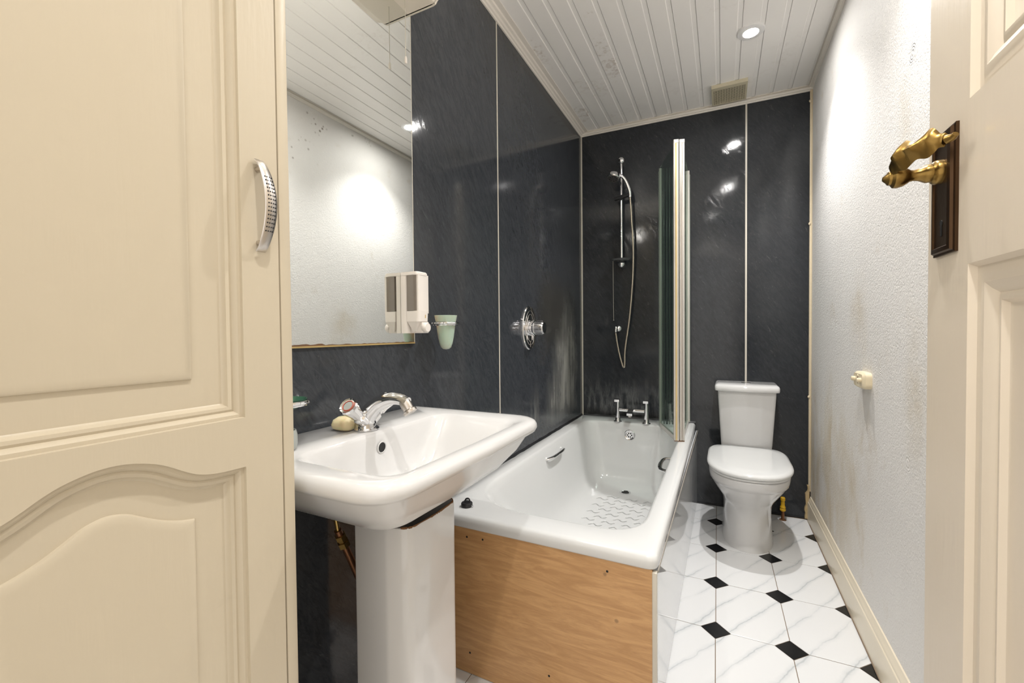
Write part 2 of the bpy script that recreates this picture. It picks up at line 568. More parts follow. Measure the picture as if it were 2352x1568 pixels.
for i in range(-4, 4):
    for j in range(-3, 10):
        px_, py_ = gridpt(i, j)
        g = .0013
        lay([(px_ - DH, py_), (px_, py_ - DH), (px_ + DH, py_), (px_, py_ + DH)], 'inset_tile', M_['inset'], .0002)
        a, b, c, d = gridpt(i, j), gridpt(i + 1, j), gridpt(i + 1, j + 1), gridpt(i, j + 1)
        e = DH + g * 1.5
        x0, x1, y0, y1 = a[0], b[0], d[1], a[1]
        oct_ = [(a[0] + e, a[1] - g), (b[0] - e, b[1] - g), (b[0] - g, b[1] - e), (c[0] - g, c[1] + e),
                (c[0] - e, c[1] + g), (d[0] + e, d[1] + g), (d[0] + g, d[1] + e), (a[0] + g, a[1] - e)][::-1]
        lay(oct_, 'tile', M_['tile'], .0004 * random.random())

# ---- walls
wl = G().box((XL - .14, -.15, 0), (XL - .012, YF + .2, 2.62)).build('wall_left', M_['plaster'], smooth=False, kind='structure')
for y0, y1, m in ((-.03, 1.6885, 'slate_left'), (1.6935, YF - .003, 'slate_left_stained')):
    G().box((XL - .012, y0, .0), (XL, y1, 2.51)).bevel(.001, 1).build('wall_panel', M_[m], wl, smooth=False)
G().box((XL - .008, 1.6878, 0), (XL + .0022, 1.6942, 2.51)).bevel(.001, 1).build('seam_strip', M_['strip'], wl)
G().box((XL, YF - .010, .517), (XL + .010, YF, 2.5)).bevel(.002, 2).build('trim_6', M_['strip'], kind='structure')

wf = G().box((XL - .2, YF + .06, 0), (XR + .2, YF + .2, 2.62)).build('wall_far', M_['plaster'], smooth=False, kind='structure')
def far_slab(x0, x1, z0, z1, t, proud):
    pts = [(x0, fy(x0, proud)), (x1, fy(x1, proud)), (x1, fy(x1, -t)), (x0, fy(x0, -t))]
    return G().prism(pts, 'z', z0, z1)
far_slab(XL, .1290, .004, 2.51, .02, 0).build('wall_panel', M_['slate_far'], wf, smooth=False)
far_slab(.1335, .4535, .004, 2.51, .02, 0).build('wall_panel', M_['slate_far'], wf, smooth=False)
far_slab(.1262, .1362, .62, 2.51, .004, .0022).build('seam_strip', M_['strip'], wf, smooth=False)
far_slab(XL + .73, XR - .02, .0, .010, .003, .004).build('bottom_seal', M_['sealant'], wf, smooth=False)

wr = G().box((XR, -.15, 0), (XR + .12, YF + .2, 2.62)).build('wall_right', M_['paper'], smooth=False, kind='structure')
wfr = G()
wfr.box((XL - .14, -.15, 0), (-.50, -.03, 2.62))
wfr.box((.335, -.15, 0), (XR + .12, -.03, 2.62))
wfr.box((-.50, -.15, 2.05), (.335, -.03, 2.62))
wfr.build('wall_front', M_['plaster'], smooth=False, kind='structure')

# cream bead down the far right corner and the rough filler under it
tr = G()
tr.prism([(.4525, fy(.4525) - .012), (.4655, fy(.4655) - .012), (.4655, fy(.4655) + .005), (.4525, fy(.4525) + .005)], 'z', .165, 2.485)
tr = tr.bevel(.003, 2).build('trim_1', M_['trimwood'], kind='structure')
for z in (.72, 1.72, 2.42):
    G().sphere((.4535, fy(.45) - .012, z), .007, 10, (1, .7, 1.3)).build('paint_blob', M_['trimwood'], tr)
fl = G()
rg = random.Random(3)
rings = []
for k in range(13):
    z = .004 + k * .0165
    x0 = .437 + (.010 if k > 9 else 0) + rg.uniform(-.004, .004)
    rings.append([(x0, fy(.45) + .002, z), (x0 + .002, fy(.45) - .012, z), (.456, fy(.45) - .015 - rg.random() * .004, z), (.462, fy(.45) + .002, z)])
fl.loft(rings)
fl.build('filler', M_['filler'], tr)

# skirting along the right wall
def profile_run(pts, y0, y1, name, mat, kind='structure'):   # pts in (x, z), extruded along y
    return G().prism(pts, 'y', y0, y1).build(name, mat, kind=kind, angle=.5)
sk = [(XR, .0), (XR - .017, 0), (XR - .017, .100), (XR - .0155, .106), (XR - .0125, .109), (XR - .0125, .115),
      (XR - .0095, .121), (XR - .0055, .130), (XR - .004, .136), (XR, .138)]
profile_run(sk, .0, fy(XR) - .012, 'baseboard_right', M_['skirt'])
G().box((XR - .020, 0, 0), (XR - .016, 2.9, .0045)).bevel(.001, 1).build('trim_5', M_['grout'], kind='structure')

# ---- ceiling of narrow planks with recessed tongues
ce = G().box((XL - .14, -.15, ZC + .012), (XR + .12, YF + .2, ZC + .1)).build('ceiling', M_['plank'], smooth=False, kind='structure')
PW = .0931
for k in range(-1, 15):
    x0 = -.849 + PW * k
    w = .0735
    e = .003
    prof = [(x0 + .0008, ZC + .011), (x0 + .0008, ZC + e * .6), (x0 + .0022, ZC), (x0 + w - .002, ZC), (x0 + w, ZC + .0012), (x0 + w + .0015, ZC + .0024),
            (x0 + PW - .0003, ZC + .0024), (x0 + PW - .0003, ZC + .011)]
    prof = [(min(max(p[0], XL), XR), p[1]) for p in prof]
    if prof[3][0] - prof[0][0] < .01:
        continue
    xm = (prof[0][0] + prof[-1][0]) / 2
    G().prism(prof, 'y', -.03, fy(xm) - .001).build('plank', M_['plank'], ce, smooth=False)
# coving: wide on the left, small on the far and right walls
def coving(p, d, flip=False):
    q = [(0, 0), (0, -d), (.006, -d), (.010, -d * .80), (.016, -d * .74), (.020, -d * .5), (p * .55, -d * .40), (p * .62, -d * .18), (p * .9, -d * .12), (p, -.003), (p, 0)]
    return [((-x if flip else x), z) for x, z in q]
profile_run([(XL + x, ZC + z) for x, z in coving(.054, .030)], -.03, YF, 'trim_2', M_['coving'])
profile_run([(XR + x, ZC + z) for x, z in coving(.024, .020, True)], -.03, fy(XR), 'trim_3', M_['coving'])
g = G()
q = coving(.017, .030)
g.loft([[(x, fy(x) - a, ZC + z) for a, z in q] for x in (XL, XR)])
g.build('trim_4', M_['coving'], kind='structure', angle=.5)

# ================================================================== ceiling fittings
for i, (x, y) in enumerate(LAMPS):
    t = thing('ceiling_light', ['lit round white downlight in the planked ceiling, nearest the far wall',
                                'round white ceiling downlight in the middle of the room, above the bath foot',
                                'round white ceiling downlight beside the entrance, nearest the open door'][i], 'light', (x, y, ZC), 'round ceiling downlights')
    G().lathe((x, y, ZC), [(.031, -.004), (.033, -.0085), (.047, -.0085), (.056, -.006), (.0595, .0), (.0595, .0105), (.0001, .0105)], seg=40, cap0=False, cap1=False).build('bezel', M_['bezel'], t)
    G().lathe((x, y, ZC), [(.0001, -.0062), (.018, -.0056), (.0325, -.0042)], seg=32, cap0=False, cap1=False).build('lens', M_['lamp_dim' if i == 2 else 'lamp'], t)
    ld = bpy.data.lights.new('downlight_beam', 'SPOT')
    ld.energy = LAMP_W[i]
    ld.spot_size = math.radians(112)
    ld.spot_blend = .8
    ld.shadow_soft_size = .022
    ld.color = (1, .985, .965)
    lo = bpy.data.objects.new('downlight_beam', ld)
    COL.objects.link(lo)
    lo.parent = t
    lo.location = (0, 0, -.012)

vt = thing('ceiling_vent', 'dusty cream square extractor grille on the ceiling by the far wall', 'vent', (.036, 2.83, ZC))
vx0, vx1, vy0, vy1 = -.056, .128, 2.728, 2.935
g = G()
for a, b in (((vx0, vy0), (vx1, vy0 + .030)), ((vx0, vy1 - .008), (vx1, vy1)), ((vx0, vy0 + .03), (vx0 + .010, vy1 - .008)), ((vx1 - .010, vy0 + .03), (vx1, vy1 - .008))):
    g.box((a[0], a[1], ZC - .020), (b[0], b[1], ZC - .0))
g.build('frame', M_['vent'], vt, smooth=False)
G().box((vx0 + .006, vy0 + .02, ZC - .0045), (vx1 - .006, vy1 - .006, ZC - .003)).build('shade_sheet', M_['vent_shade'], vt, smooth=False)  # flat dark sheet behind the slats, standing in for the unlit opening
for k in range(17):
    y = vy0 + .034 + k * .0100
    G().box((vx0 + .008, y, ZC - .0192), (vx1 - .008, y + .0030, ZC - .0176)).build('slat', M_['vent'], vt, smooth=False)
for k in range(12):
    x = vx0 + .016 + k * .0136
    G().box((x, vy0 + .03, ZC - .0188), (x + .0026, vy1 - .008, ZC - .0172)).build('bar', M_['vent'], vt, smooth=False)

# light unit over the mirror, with its pull cord
ht = thing('wall_light', 'cream boxy light unit high on the wall above the mirror', 'light', (-.83, .9, 2.117))
pr = [(XL, 2.117), (-.798, 2.117), (-.790, 2.1195), (-.784, 2.127), (-.776, 2.133), (-.752, 2.142)]
G().prism(pr + [(-.7505, 2.204), (-.757, 2.206), (-.760, 2.156), (-.79, 2.156), (-.79, 2.27), (XL, 2.26)], 'y', .585, 1.0900).build('case', M_['heater'], ht, angle=.4)
for y in (.575, 1.0865):
    G().prism(pr + [(-.7490, 2.150), (-.7490, 2.208), (-.758, 2.222), (-.758, 2.27), (XL, 2.28)], 'y', y, y + .010).build('end_cheek', M_['heater'], ht, angle=.4)
G().lathe((-.7325, .60, 2.222), [(.0001, 0), (.0125, .002), (.0125, .470), (.0001, .472)], 'y', 16).build('tube', M_['tube'], ht)
for y in (.586, 1.072):
    G().lathe((-.7325, y, 2.222), [(.0145, 0), (.0145, .014)], 'y', 16).build('tube_holder', M_['plastic'], ht)
pc = thing('pull_cord', 'thin pull cord with a white toggle hanging in front of the mirror', 'cord', (-.8592, 1.0352, 2.117))
G().tube([(-.8592, 1.0352, 2.117), (-.8590, 1.0355, 2.03), (-.8592, 1.0352, 1.947)], .0010, 6).build('cord', M_['strip'], pc)
G().lathe((-.8592, 1.0352, 1.926), [(.003, 0), (.0042, .002), (.0042, .015), (.0025, .021)], seg=12).build('toggle', M_['plastic'], pc)

# ================================================================== MIRROR
mr = thing('mirror', 'large frameless wall mirror with a corroded brown lower edge', 'mirror', (XL, .86, 1.079))
G().box((XL + .0005, .45, 1.0815), (XL + .0055, 1.0960, 2.117)).build('glass', M_['mirror'], mr, smooth=False)
G().box((XL + .0005, 1.0960, 1.079), (XL + .0058, 1.0985, 2.117)).build('edge', M_['strip'], mr, smooth=False)
G().box((XL + .0005, .45, 1.0775), (XL + .0062, 1.0985, 1.0815)).build('backing', M_['gold'], mr, smooth=False)
pts = [(.45, 1.0812)]
rg = random.Random(11)
for k in range(61):
    y = .45 + (1.0965 - .45) * k / 60
    pts.append((y, 1.0826 + rg.random() * .0018 + (.0022 if k < 28 and rg.random() < .5 else 0)))
pts.append((1.0965, 1.0812))
G().prism(pts, 'x', XL + .0052, XL + .0060).build('corrosion', M_['rust'], mr, smooth=False, label='brown corroded lower edge of the silvering')

# ---- soap dispenser on the mirror edge
sd = thing('soap_dispenser', 'ivory wall soap dispenser with a grey see-through chamber on the mirror edge', 'dispenser', (-.86, 1.06, 1.11))
xb, xf = XL + .006, -.824
y0, y1 = 1.033, 1.086
def dring(x0, x1, z):
    return at(rp([(x0, y0), (x1, y0), (x1, y1), (x0, y1)], [.001, .012, .014, .001], 4), z)
G().loft([dring(xb, xb + .022, 1.1105), dring(xb, xb + .022, 1.288)]).build('back_plate', M_['plastic'], sd)
G().loft([dring(xb + .0235, xf - .004, 1.178), dring(xb + .0235, xf - .004, 1.288)]).build('chamber', M_['smoke'], sd, label='grey translucent soap chamber')
g = G()   # white front shell wrapping the chamber
g.loft([[(x, y, z) for x, y in rp([(xf - .012, y0 + .004), (xf, y0 + .002), (xf, y1), (xb + .02, y1 + .001), (xb + .02, y1 - .004), (xf - .012, y1 - .004)], .002, 3)] for z in (1.172, 1.289)])
g.build('front_shell', M_['plastic'], sd)
G().loft([dring(xb, xf + .001, 1.2875), dring(xb, xf + .001, 1.294), [(x * 1 + 0, y, 1.298) for x, y, z in dring(xb + .002, xf - .003, 0)]]).build('lid', M_['plastic'], sd)
G().loft([dring(xb + .022, xf + .001, 1.146), dring(xb + .022, xf + .003, 1.1785)]).build('collar', M_['plastic'], sd)
g = G()   # tapering spout housing
g.loft([[(xb + .036, y0 + .012, 1.116), (xf - .020, y0 + .012, 1.116), (xf - .020, y0 + .03, 1.116), (xb + .036, y0 + .03, 1.116)],
        [(xb + .024, y0 + .001, 1.146), (xf - .003, y0 + .001, 1.146), (xf - .003, y0 + .03, 1.146), (xb + .024, y0 + .03, 1.146)]])
g.build('spout', M_['plastic'], sd)
G().box((xb + .022, y0 + .018, 1.1105), (xf, y1, 1.146)).bevel(.003, 2).build('base', M_['plastic'], sd)
G().lathe((xf - .002, y0 + .030, 1.1275), [(.014, 0), (.0155, .004), (.0155, .012), (.013, .016), (.0001, .0165)], 'x', 24).build('push_button', M_['plastic'], sd)
G().box((xf + .0015, y1 - .022, 1.157), (xf + .0032, y1 - .019, 1.167)).build('key_slot', M_['seal'], sd, smooth=False)

# ---- tumbler holders with frosted green tumblers
ZT_ = .8765
def tumbler_holder(c, lab, ra, rb):
    t = thing('tumbler_holder', lab, 'holder', (XL, c[1] - ra * .6, c[2]), 'chrome tumbler rings')
    ring = [(c[0] + rb * cos(a), c[1] + ra * sin(a), c[2]) for a in [2 * PI * k / 36 for k in range(37)]]
    G().tube(ring, .0042, 10, False).build('ring', M_['chrome'], t)
    ring2 = [(c[0] + (rb - .003) * cos(a), c[1] + (ra - .003) * sin(a), c[2] - .006) for a in [2 * PI * k / 36 for k in range(37)]]
    G().tube(ring2, .002, 8, False).build('inner_ring', M_['chrome'], t)
    G().tube([(XL, c[1] - ra * .35, c[2]), (XL + .02, c[1] - ra * .35, c[2]), (c[0] - rb * .93, c[1] - ra * .35, c[2])], .005, 10).build('arm', M_['chrome'], t)
    G().lathe((XL, c[1] - ra * .35, c[2]), [(.021, 0), (.021, .006), (.014, .010), (.007, .011)], 'x', 24).build('wall_plate', M_['chrome'], t)
    return t
def tumbler(c, lab):
    x, y, z = c
    out = [(.0001, -.0860), (.010, -.0845), (.0165, -.079), (.0215, -.066), (.0255, -.046), (.0292, -.020), (.0315, .0), (.0345, .012), (.0372, .026)]
    inn = [(.0352, .026), (.0325, .012), (.0295, .0), (.0272, -.02), (.0235, -.046), (.019, -.066), (.012, -.077), (.0001, -.081)]
    o = G().lathe(c, out + inn, seg=32, cap0=False, cap1=False).build('tumbler', M_['frost'], loc=(x, y, z - .086))
    return tag(o, lab, 'tumbler', 'frosted green tumblers')
tumbler_holder((-.818, 1.168, 1.142), 'chrome ring holder on the wall beside the soap dispenser', .050, .0375)
tumbler((-.818, 1.168, 1.142), 'frosted green glass tumbler hanging in the ring beside the soap dispenser')
tumbler_holder((-.822, .590, .968), 'chrome ring holder low on the wall, half hidden by the cream cupboard', .046, .044)
dish = G().lathe((-.822, .590, .968), [(.0001, -.016), (.022, -.015), (.034, -.008), (.0405, .003), (.0425, .0065), (.0405, .0065), (.0385, .004), (.032, -.006), (.021, -.012), (.0001, -.013)], seg=32, cap0=False, cap1=False).build('soap_dish', M_['greenglass'], loc=(-.822, .590, .952))
tag(dish, 'dark green glass soap dish in the ring beside the cream cupboard', 'dish')
cup = G().lathe((-.7955, .5620, ZT_), [(.0001, .0), (.022, .0), (.027, .004), (.0285, .012), (.0285, .030), (.0262, .040), (.0248, .040), (.0262, .028), (.026, .012), (.022, .006), (.0001, .006)], seg=32, cap0=False, cap1=False).build('glass_jar', M_['frostclear'], loc=(-.7955, .5620, ZT_))
tag(cup, 'small frosted glass standing on the washbasin, behind the cupboard edge', 'glass')

# ================================================================== WASHBASIN
wb = thing('washbasin', 'white ceramic washbasin with a thick rounded rim', 'basin', (-.67, .79, .69))
def wring(xf_, ya, yb, z, rf=.08, rb=.015, xb=XL + .003, n=8, bow=.006):
    ring = rp([(xb, ya), (xf_, ya), (xf_ + bow, (ya + yb) / 2), (xf_, yb), (xb, yb)], [rb, rf, .6, rf, rb], n)
    return at(ring, z)
ZT = .876
rings = [wring(-.640, .690, .830, .6985, .03, .02, -.86),
         wring(-.614, .670, .858, .705, .04, .02, -.87),
         wring(-.572, .622, .915, .728, .05, .02, -.88),
         wring(-.520, .565, 1.010, .760, .06, .02, -.888),
         wring(-.485, .520, 1.060, .802, .07),
         wring(-.467, .496, 1.086, .834, .08),
         wring(-.461, .490, 1.092, .842, .08),
         wring(-.4470, .4765, 1.1030, .8465, .085),
         wring(-.4425, .4725, 1.1060, .8550, .088),
         wring(-.4430, .4735, 1.1055, .8640, .088),
         wring(-.4480, .4790, 1.1010, .8715, .085),
         wring(-.4560, .4870, 1.0940, ZT - .0008, .08),
         wring(-.4680, .4990, 1.0820, ZT, .07)]
def bowl(x0, x1, ya0, yb0, ya1, yb1, z, rr_=.04, n=8):      # back edge x0, front edge x1
    ring = rp([(x0, ya0), (x1, ya1), (x1 + .004, (ya1 + yb1) / 2), (x1, yb1), (x0, yb0)], [rr_, rr_, .6, rr_, rr_], n)
    return at(ring, z)
rings += [bowl(-.745, -.4780, .532, 1.045, .525, 1.040, ZT - .0012, .05),
          bowl(-.7425, -.4860, .540, 1.036, .535, 1.028, ZT - .004, .05),
          bowl(-.7395, -.4930, .548, 1.024, .546, 1.010, ZT - .011, .05),
          bowl(-.7340, -.5050, .566, .996, .566, .984, ZT - .035, .05),
          bowl(-.7290, -.5240, .588, .965, .590, .955, ZT - .066, .055),
          bowl(-.7220, -.5450, .612, .940, .615, .930, ZT - .096, .06),
          bowl(-.7080, -.5700, .640, .910, .645, .905, ZT - .118, .06),
          bowl(-.6850, -.6000, .680, .875, .690, .870, ZT - .130, .05),
          bowl(-.6600, -.6250, .750, .810, .752, .808, ZT - .134, .02)]
G().loft(rings).build('bowl', M_['ceramic'], wb, angle=1.2)
G().lathe((-.7345, .7735, .838), [(.0135, .0015), (.0150, .0042), (.0126, .0055), (.0112, .0035)], 'x', 20, False, False).build('overflow_rim', M_['ceramic'], wb)
G().lathe((-.7345, .7735, .838), [(.0001, .0040), (.0126, .0042)], 'x', 20, False, False).build('overflow_hole', M_['dark'], wb)
G().lathe((-.6425, .78, ZT - .1345), [(.030, 0), (.030, .002), (.02, .003), (.0001, .001)], 'z', 24).build('waste', M_['chrome'], wb)

pd = thing('basin_pedestal', 'white ceramic pedestal standing under the washbasin, rusty at its top edge', 'pedestal', (-.66, .79, 0))
pc_ = [(-.735, .6875), (-.640, .6840), (-.5900, .7020), (-.5840, .79), (-.5900, .8780), (-.640, .8950), (-.735, .8930)]
def ped(s, z, n=5):
    cx, cy = -.66, .79
    return at(rp([(cx + (x - cx) * s, cy + (y - cy) * s) for x, y in pc_], [.006, .03, .03, .3, .03, .03, .006], n), z)
G().loft([ped(1.10, 0), ped(1.085, .05), ped(1.03, .10), ped(1.0, .16), ped(.995, .45), ped(1.0, .690), ped(.985, .6965), ped(.95, .697), ped(.93, .690), ped(.93, .5)], True, False).build('column', M_['ceramic'], pd, angle=.9)
rg = random.Random(5)
edge = [(x, y) for x, y, z in ped(.985, 0) if x > -.625 and y > .69]
edge = [(-.66 + (x + .66) * .985, .79 + (y - .79) * .985, .6972) for x, y in edge]
edge = sm(edge, 3)
G().tube(edge, [.0012 + rg.random() * .0016 for _ in edge], 7).build('rust', M_['rubbed'], pd, label='brown rust along the top edge')

# ---- basin tap
tp = thing('basin_tap', 'chrome basin mixer tap with two angled handles', 'tap', (-.785, .775, ZT))
bx, by = -.782, .777
g = G()
ang0 = 0
prof = sm([(bx - .004, by, ZT), (bx - .003, by, ZT + .022), (bx + .012, by, ZT + .045), (bx + .040, by, ZT + .066), (bx + .075, by, ZT + .079), (bx + .105, by, ZT + .080), (bx + .128, by, ZT + .074)], 5)
rad = [.0255, .0250, .0245, .024, .0235, .023, .0225, .022, .0215, .021, .0205, .020, .0195, .019, .0185, .018, .0175, .017, .0165, .016, .0155, .015, .0145, .014, .0138, .0136, .0134, .0132, .0130, .0128, .0125]
rad = (rad + [.0125] * 60)[:len(prof)]
g.tube(prof, rad, 18)
g.build('spout', M_['chrome'], tp, angle=.9)
G().lathe((bx, by, ZT), [(.030, 0), (.030, .003), (.027, .006)], 'z', 28).build('base_ring', M_['chrome'], tp)
nz = Vector((bx + .124, by, ZT + .068))
nd = Vector((.55, .1, -.83)).normalized()
nA = nd.cross(Vector((0, 1, 0))).normalized()
G().lathe(nz, [(.0125, -.012), (.0135, 0), (.0128, .012), (.0165, .015), (.0165, .021), (.0120, .0225), (.0001, .020)], (nA, nd.cross(nA), nd), 20).build('nozzle', M_['satin'], tp)
for s in (-1, 1):
    d = Vector((.10, s * .72, .62)).normalized()
    A = d.cross(Vector((0, 0, 1))).normalized()
    B = d.cross(A)
    c0 = Vector((bx + .002, by + s * .012, ZT + .022))
    G().lathe(c0, [(.0165, 0), (.0165, .020), (.0125, .024), (.0125, .030)], (A, B, d), 20).build('handle_neck', M_['chrome'], tp)
    h = G().lathe(c0, [(.0135, .030), (.0160, .033), (.0165, .044), (.0205, .060), (.0222, .068), (.0200, .0735), (.0165, .0715), (.0001, .0705)], (A, B, d), 14).build('handle', M_['chrome'], tp, angle=.4)
    G().lathe(c0 + d * .0708, [(.0001, .0015), (.011, .0012), (.0115, .0)], (A, B, d), 16).build('indicator', M_['frostclear'], h)
    G().tube([c0 + d * .0722 + (A * cos(a) + B * sin(a)) * .0128 for a in [2 * PI * k / 20 for k in range(21)]], .0010, 6, False).build('indicator_ring', M_['redring'], h)

sp = G()
ring = lambda s, z: at(rect(-.855 + .034 * (1 - s), -.800 - .0275 * (1 - s), .7270 + .04 * (1 - s), .7650 - .018 * (1 - s), .014, 5), z)
sp.loft([ring(.75, ZT + .0002), ring(.95, ZT + .005), ring(1, ZT + .014), ring(.92, ZT + .025), ring(.66, ZT + .032)])
o = sp.build('soap_bar', M_['soap'], loc=(-.83, .746, ZT), angle=1.2)
tag(o, 'cream bar of soap lying behind the basin tap', 'soap')

# ---- supply pipe behind the pedestal
pp = thing('supply_pipe', 'copper water pipe with a brass fitting behind the basin pedestal', 'pipe', (-.79, .73, .45))
P = [Vector(p) for p in ((-.798, .690, .700), (-.800, .700, .655), (-.796, .745, .545), (-.792, .80, .40), (-.792, .82, .02))]
G().tube([P[1], P[2], P[3], P[4]], .0085, 12).build('pipe', M_['copper'], pp)
G().tube([P[0], P[1]], .005, 10).build('tail', M_['pipebrass'], pp)
d = (P[2] - P[1]).normalized()
A = d.cross(Vector((1, 0, 0))).normalized()
B = d.cross(A)
G().lathe(P[1], [(.008, 0), (.008, .014), (.0125, .014), (.0125, .026), (.010, .027), (.010, .034), (.0135, .034), (.0135, .048), (.009, .049)], (A, B, d), 6).build('fitting', M_['pipebrass'], pp, smooth=False)

# ================================================================== BATH
bt = thing('bath', 'white acrylic bathtub along the dark panelled wall', 'bathtub', (-.53, 2.06, 0))
BX0, BX1, BY0, BY1 = XL + .002, -.152, 1.157, 2.945
ZR = .5171
def far_rect(i, z, r_=.03, n=10):
    return at(rp([(BX0 + min(i, .004), BY0 + i), (BX1 - i, BY0 + i), (BX1 - i, fy(BX1) - .003 - i * .3), (BX0 + min(i, .004), BY1 + .002 - i * .3)], [.006, r_, .01, .006], n), z)
def tub(x0, x1, ya, yb, z, rs, n=10):
    return at(rp([(x0, ya), (x1, ya), (x1, yb), (x0, yb)], rs, n), z)
shell = [(-.640, -.395, 1.870, 2.640, .125), (-.700, -.335, 1.790, 2.690, .132), (-.740, -.300, 1.720, 2.728, .150), (-.764, -.278, 1.640, 2.752, .185), (-.780, -.262, 1.545, 2.768, .240),
         (-.792, -.250, 1.450, 2.780, .320), (-.803, -.238, 1.370, 2.790, .400)]
rings = [tub(a - .006, b + .006, c - .006, d + .006, z - .006, [.2, .16, .14, .1]) for a, b, c, d, z in shell]
rings += [tub(-.820, -.2205, 1.29, 2.806, .472, [.26, .15, .14, .10]), far_rect(.022, .4795), far_rect(.002, .479), far_rect(.0, .483), far_rect(.0, .500), far_rect(.003, .510), far_rect(.010, .5160), far_rect(.022, ZR),
         tub(-.832, -.207, 1.258, 2.812, ZR - .0005, [.26, .15, .14, .10]),
         tub(-.826, -.213, 1.268, 2.806, ZR - .004, [.26, .15, .14, .10]),
         tub(-.820, -.220, 1.282, 2.802, ZR - .014, [.26, .15, .14, .10]),
         tub(-.814, -.226, 1.310, 2.798, .470, [.26, .15, .14, .10]),
         tub(-.803, -.238, 1.370, 2.790, .400, [.25, .16, .15, .11]),
         tub(-.792, -.250, 1.450, 2.780, .320, [.24, .17, .15, .11]),
         tub(-.780, -.262, 1.545, 2.768, .240, [.22, .17, .15, .11]),
         tub(-.764, -.278, 1.640, 2.752, .185, [.20, .16, .15, .11]),
         tub(-.740, -.300, 1.720, 2.728, .150, [.16, .14, .14, .10]),
         tub(-.700, -.335, 1.790, 2.690, .132, [.12, .12, .12, .09]),
         tub(-.640, -.395, 1.870, 2.640, .125, [.08, .08, .08, .08])]
G().loft(rings, True, True).build('tub', M_['acrylic'], bt, angle=1.3)
g = G()      # raised anti-slip ribs on the tub floor
for k in range(14):
    for j in range(3):
        y = 1.86 + k * .050
        x = -.665 + j * .105 + (.052 if k % 2 else 0)
        if x > -.40 or y > 2.52:
            continue
        pts = sm([(x, y, .1285), (x + .022, y + .020, .1295), (x + .045, y, .1295), (x + .066, y + .018, .1285)], 4)
        g.tube(pts, .0028, 6, True, [.4] * len(pts))
g.build('antislip_ribs', M_['acrylic'], bt, kind='stuff')
# wave-edged sealant along the panelled wall
g = G()
rg = random.Random(9)
rings = []
for k in range(50):
    y = BY0 + (YF - BY0) * k / 49
    w = .007 + rg.random() * .005
    rings.append([(XL + .0005, y, ZR - .008), (XL + w, y, ZR - .0025), (XL + w * .8, y, ZR + .003), (XL + .0005, y, ZR + .010 + rg.random() * .004)])
g.loft(rings)
g.build('sealant', M_['sealant'], bt, label='black mouldy sealant line along the wall')
g = G()
rings = []
for k in range(30):
    x = XL + (BX1 - XL) * k / 29
    w = .006 + rg.random() * .006
    rings.append([(x, fy(x) - .0005, ZR - .008), (x, fy(x) - w, ZR - .0025), (x, fy(x) - w * .8, ZR + .003), (x, fy(x) - .0005, ZR + .008 + rg.random() * .006)])
g.loft(rings)
g.build('sealant', M_['sealant'], bt)
def waste(c, axis, name):
    w = G().lathe(c, [(.0345, 0), (.0345, .003), (.031, .0055), (.022, .003), (.0205, .0020), (.0001, .0022)], axis, 32).build(name, M_['chrome'], bt)
    A, B, D = axis if not isinstance(axis, str) else (Vector((1, 0, 0)), Vector((0, 1, 0)), Vector((0, 0, 1)))
    for k in range(6):
        q = Vector(c) + A * .0125 * cos(k * PI / 3) + B * .0125 * sin(k * PI / 3) + D * .0020
        G().lathe(q, [(.0044, .0), (.0044, .0008), (.0001, .0009)], (A, B, D), 12).build('hole', M_['dark'], w, smooth=False)
waste((-.535, 2.7955, .440), (Vector((1, 0, 0)), Vector((0, .09, 1)).normalized(), Vector((0, -1, .09)).normalized()), 'overflow')
dr = G().lathe((-.530, 2.625, .1255), [(.034, 0), (.034, .002), (.027, .003), (.0235, .001), (.022, -.012), (.0001, -.012)], 'z', 32).build('drain', M_['chrome'], bt)
G().lathe((-.530, 2.625, .1255), [(.0225, .0012), (.0001, .0012)], 'z', 24, False, False).build('drain_hole', M_['dark'], dr)
def grip(p0, p1, out, name='grip_handle'):
    p0, p1, out = Vector(p0), Vector(p1), Vector(out)
    d = p1 - p0
    pts = sm([p0, p0 + d * .08 + out * .75, p0 + d * .3 + out, p0 + d * .7 + out, p1 - d * .08 + out * .75, p1], 5)
    G().tube(pts, .0105, 12, True, [.62] * len(pts)).build(name, M_['chrome'], bt)
    for p in (p0, p1):
        G().sphere(p, .0115, 12, (.8, 1, 1)).build('grip_boss', M_['acrylic'], bt)
grip((-.812, 2.035, .455), (-.812, 2.255, .455), (.030, 0, .008))
grip((-.226, 2.11, .448), (-.226, 2.33, .448), (-.046, 0, .004))

bp = G().box((XL + .004, 1.1625, .002), (-.1655, 1.1745, .4775))
o = bp.build('bath_end_panel', M_['ply'], smooth=False, loc=(-.53, 1.168, 0))
tag(o, 'bare plywood panel closing the end of the bath, with old screw holes', 'panel')
for x, z in ((-.742, .449), (-.683, .452), (-.285, .446), (-.735, .07), (-.46, .09), (-.20, .10)):
    h = G().lathe((x, 1.1625, z), [(.0034, .0002), (.0034, -.0004), (.0001, -.0005)], (Vector((1, 0, 0)), Vector((0, 0, 1)), Vector((0, 1, 0))), 10)
    OFF['bath_end_panel'] = Vector((-.53, 1.168, 0))
    h.build('screw_hole', M_['dark'], o, smooth=False)
sp_ = thing('bath_side_panel', 'glossy white side panel of the bath, reflecting the tiled floor', 'panel', (-.16, 2.05, 0))
G().prism([(-.1660, 1.176), (-.1600, 1.176), (-.1440, fy(-.14) - .004), (-.1500, fy(-.14) - .004)], 'z', .003, .470).build('sheet', M_['panelgloss'], sp_, smooth=False)
G().box((-.1655, 1.1600, .0), (-.1535, 1.177, .4725)).bevel(.0015, 2).build('corner_strip', M_['strip'], sp_, label='off-white plastic corner strip')
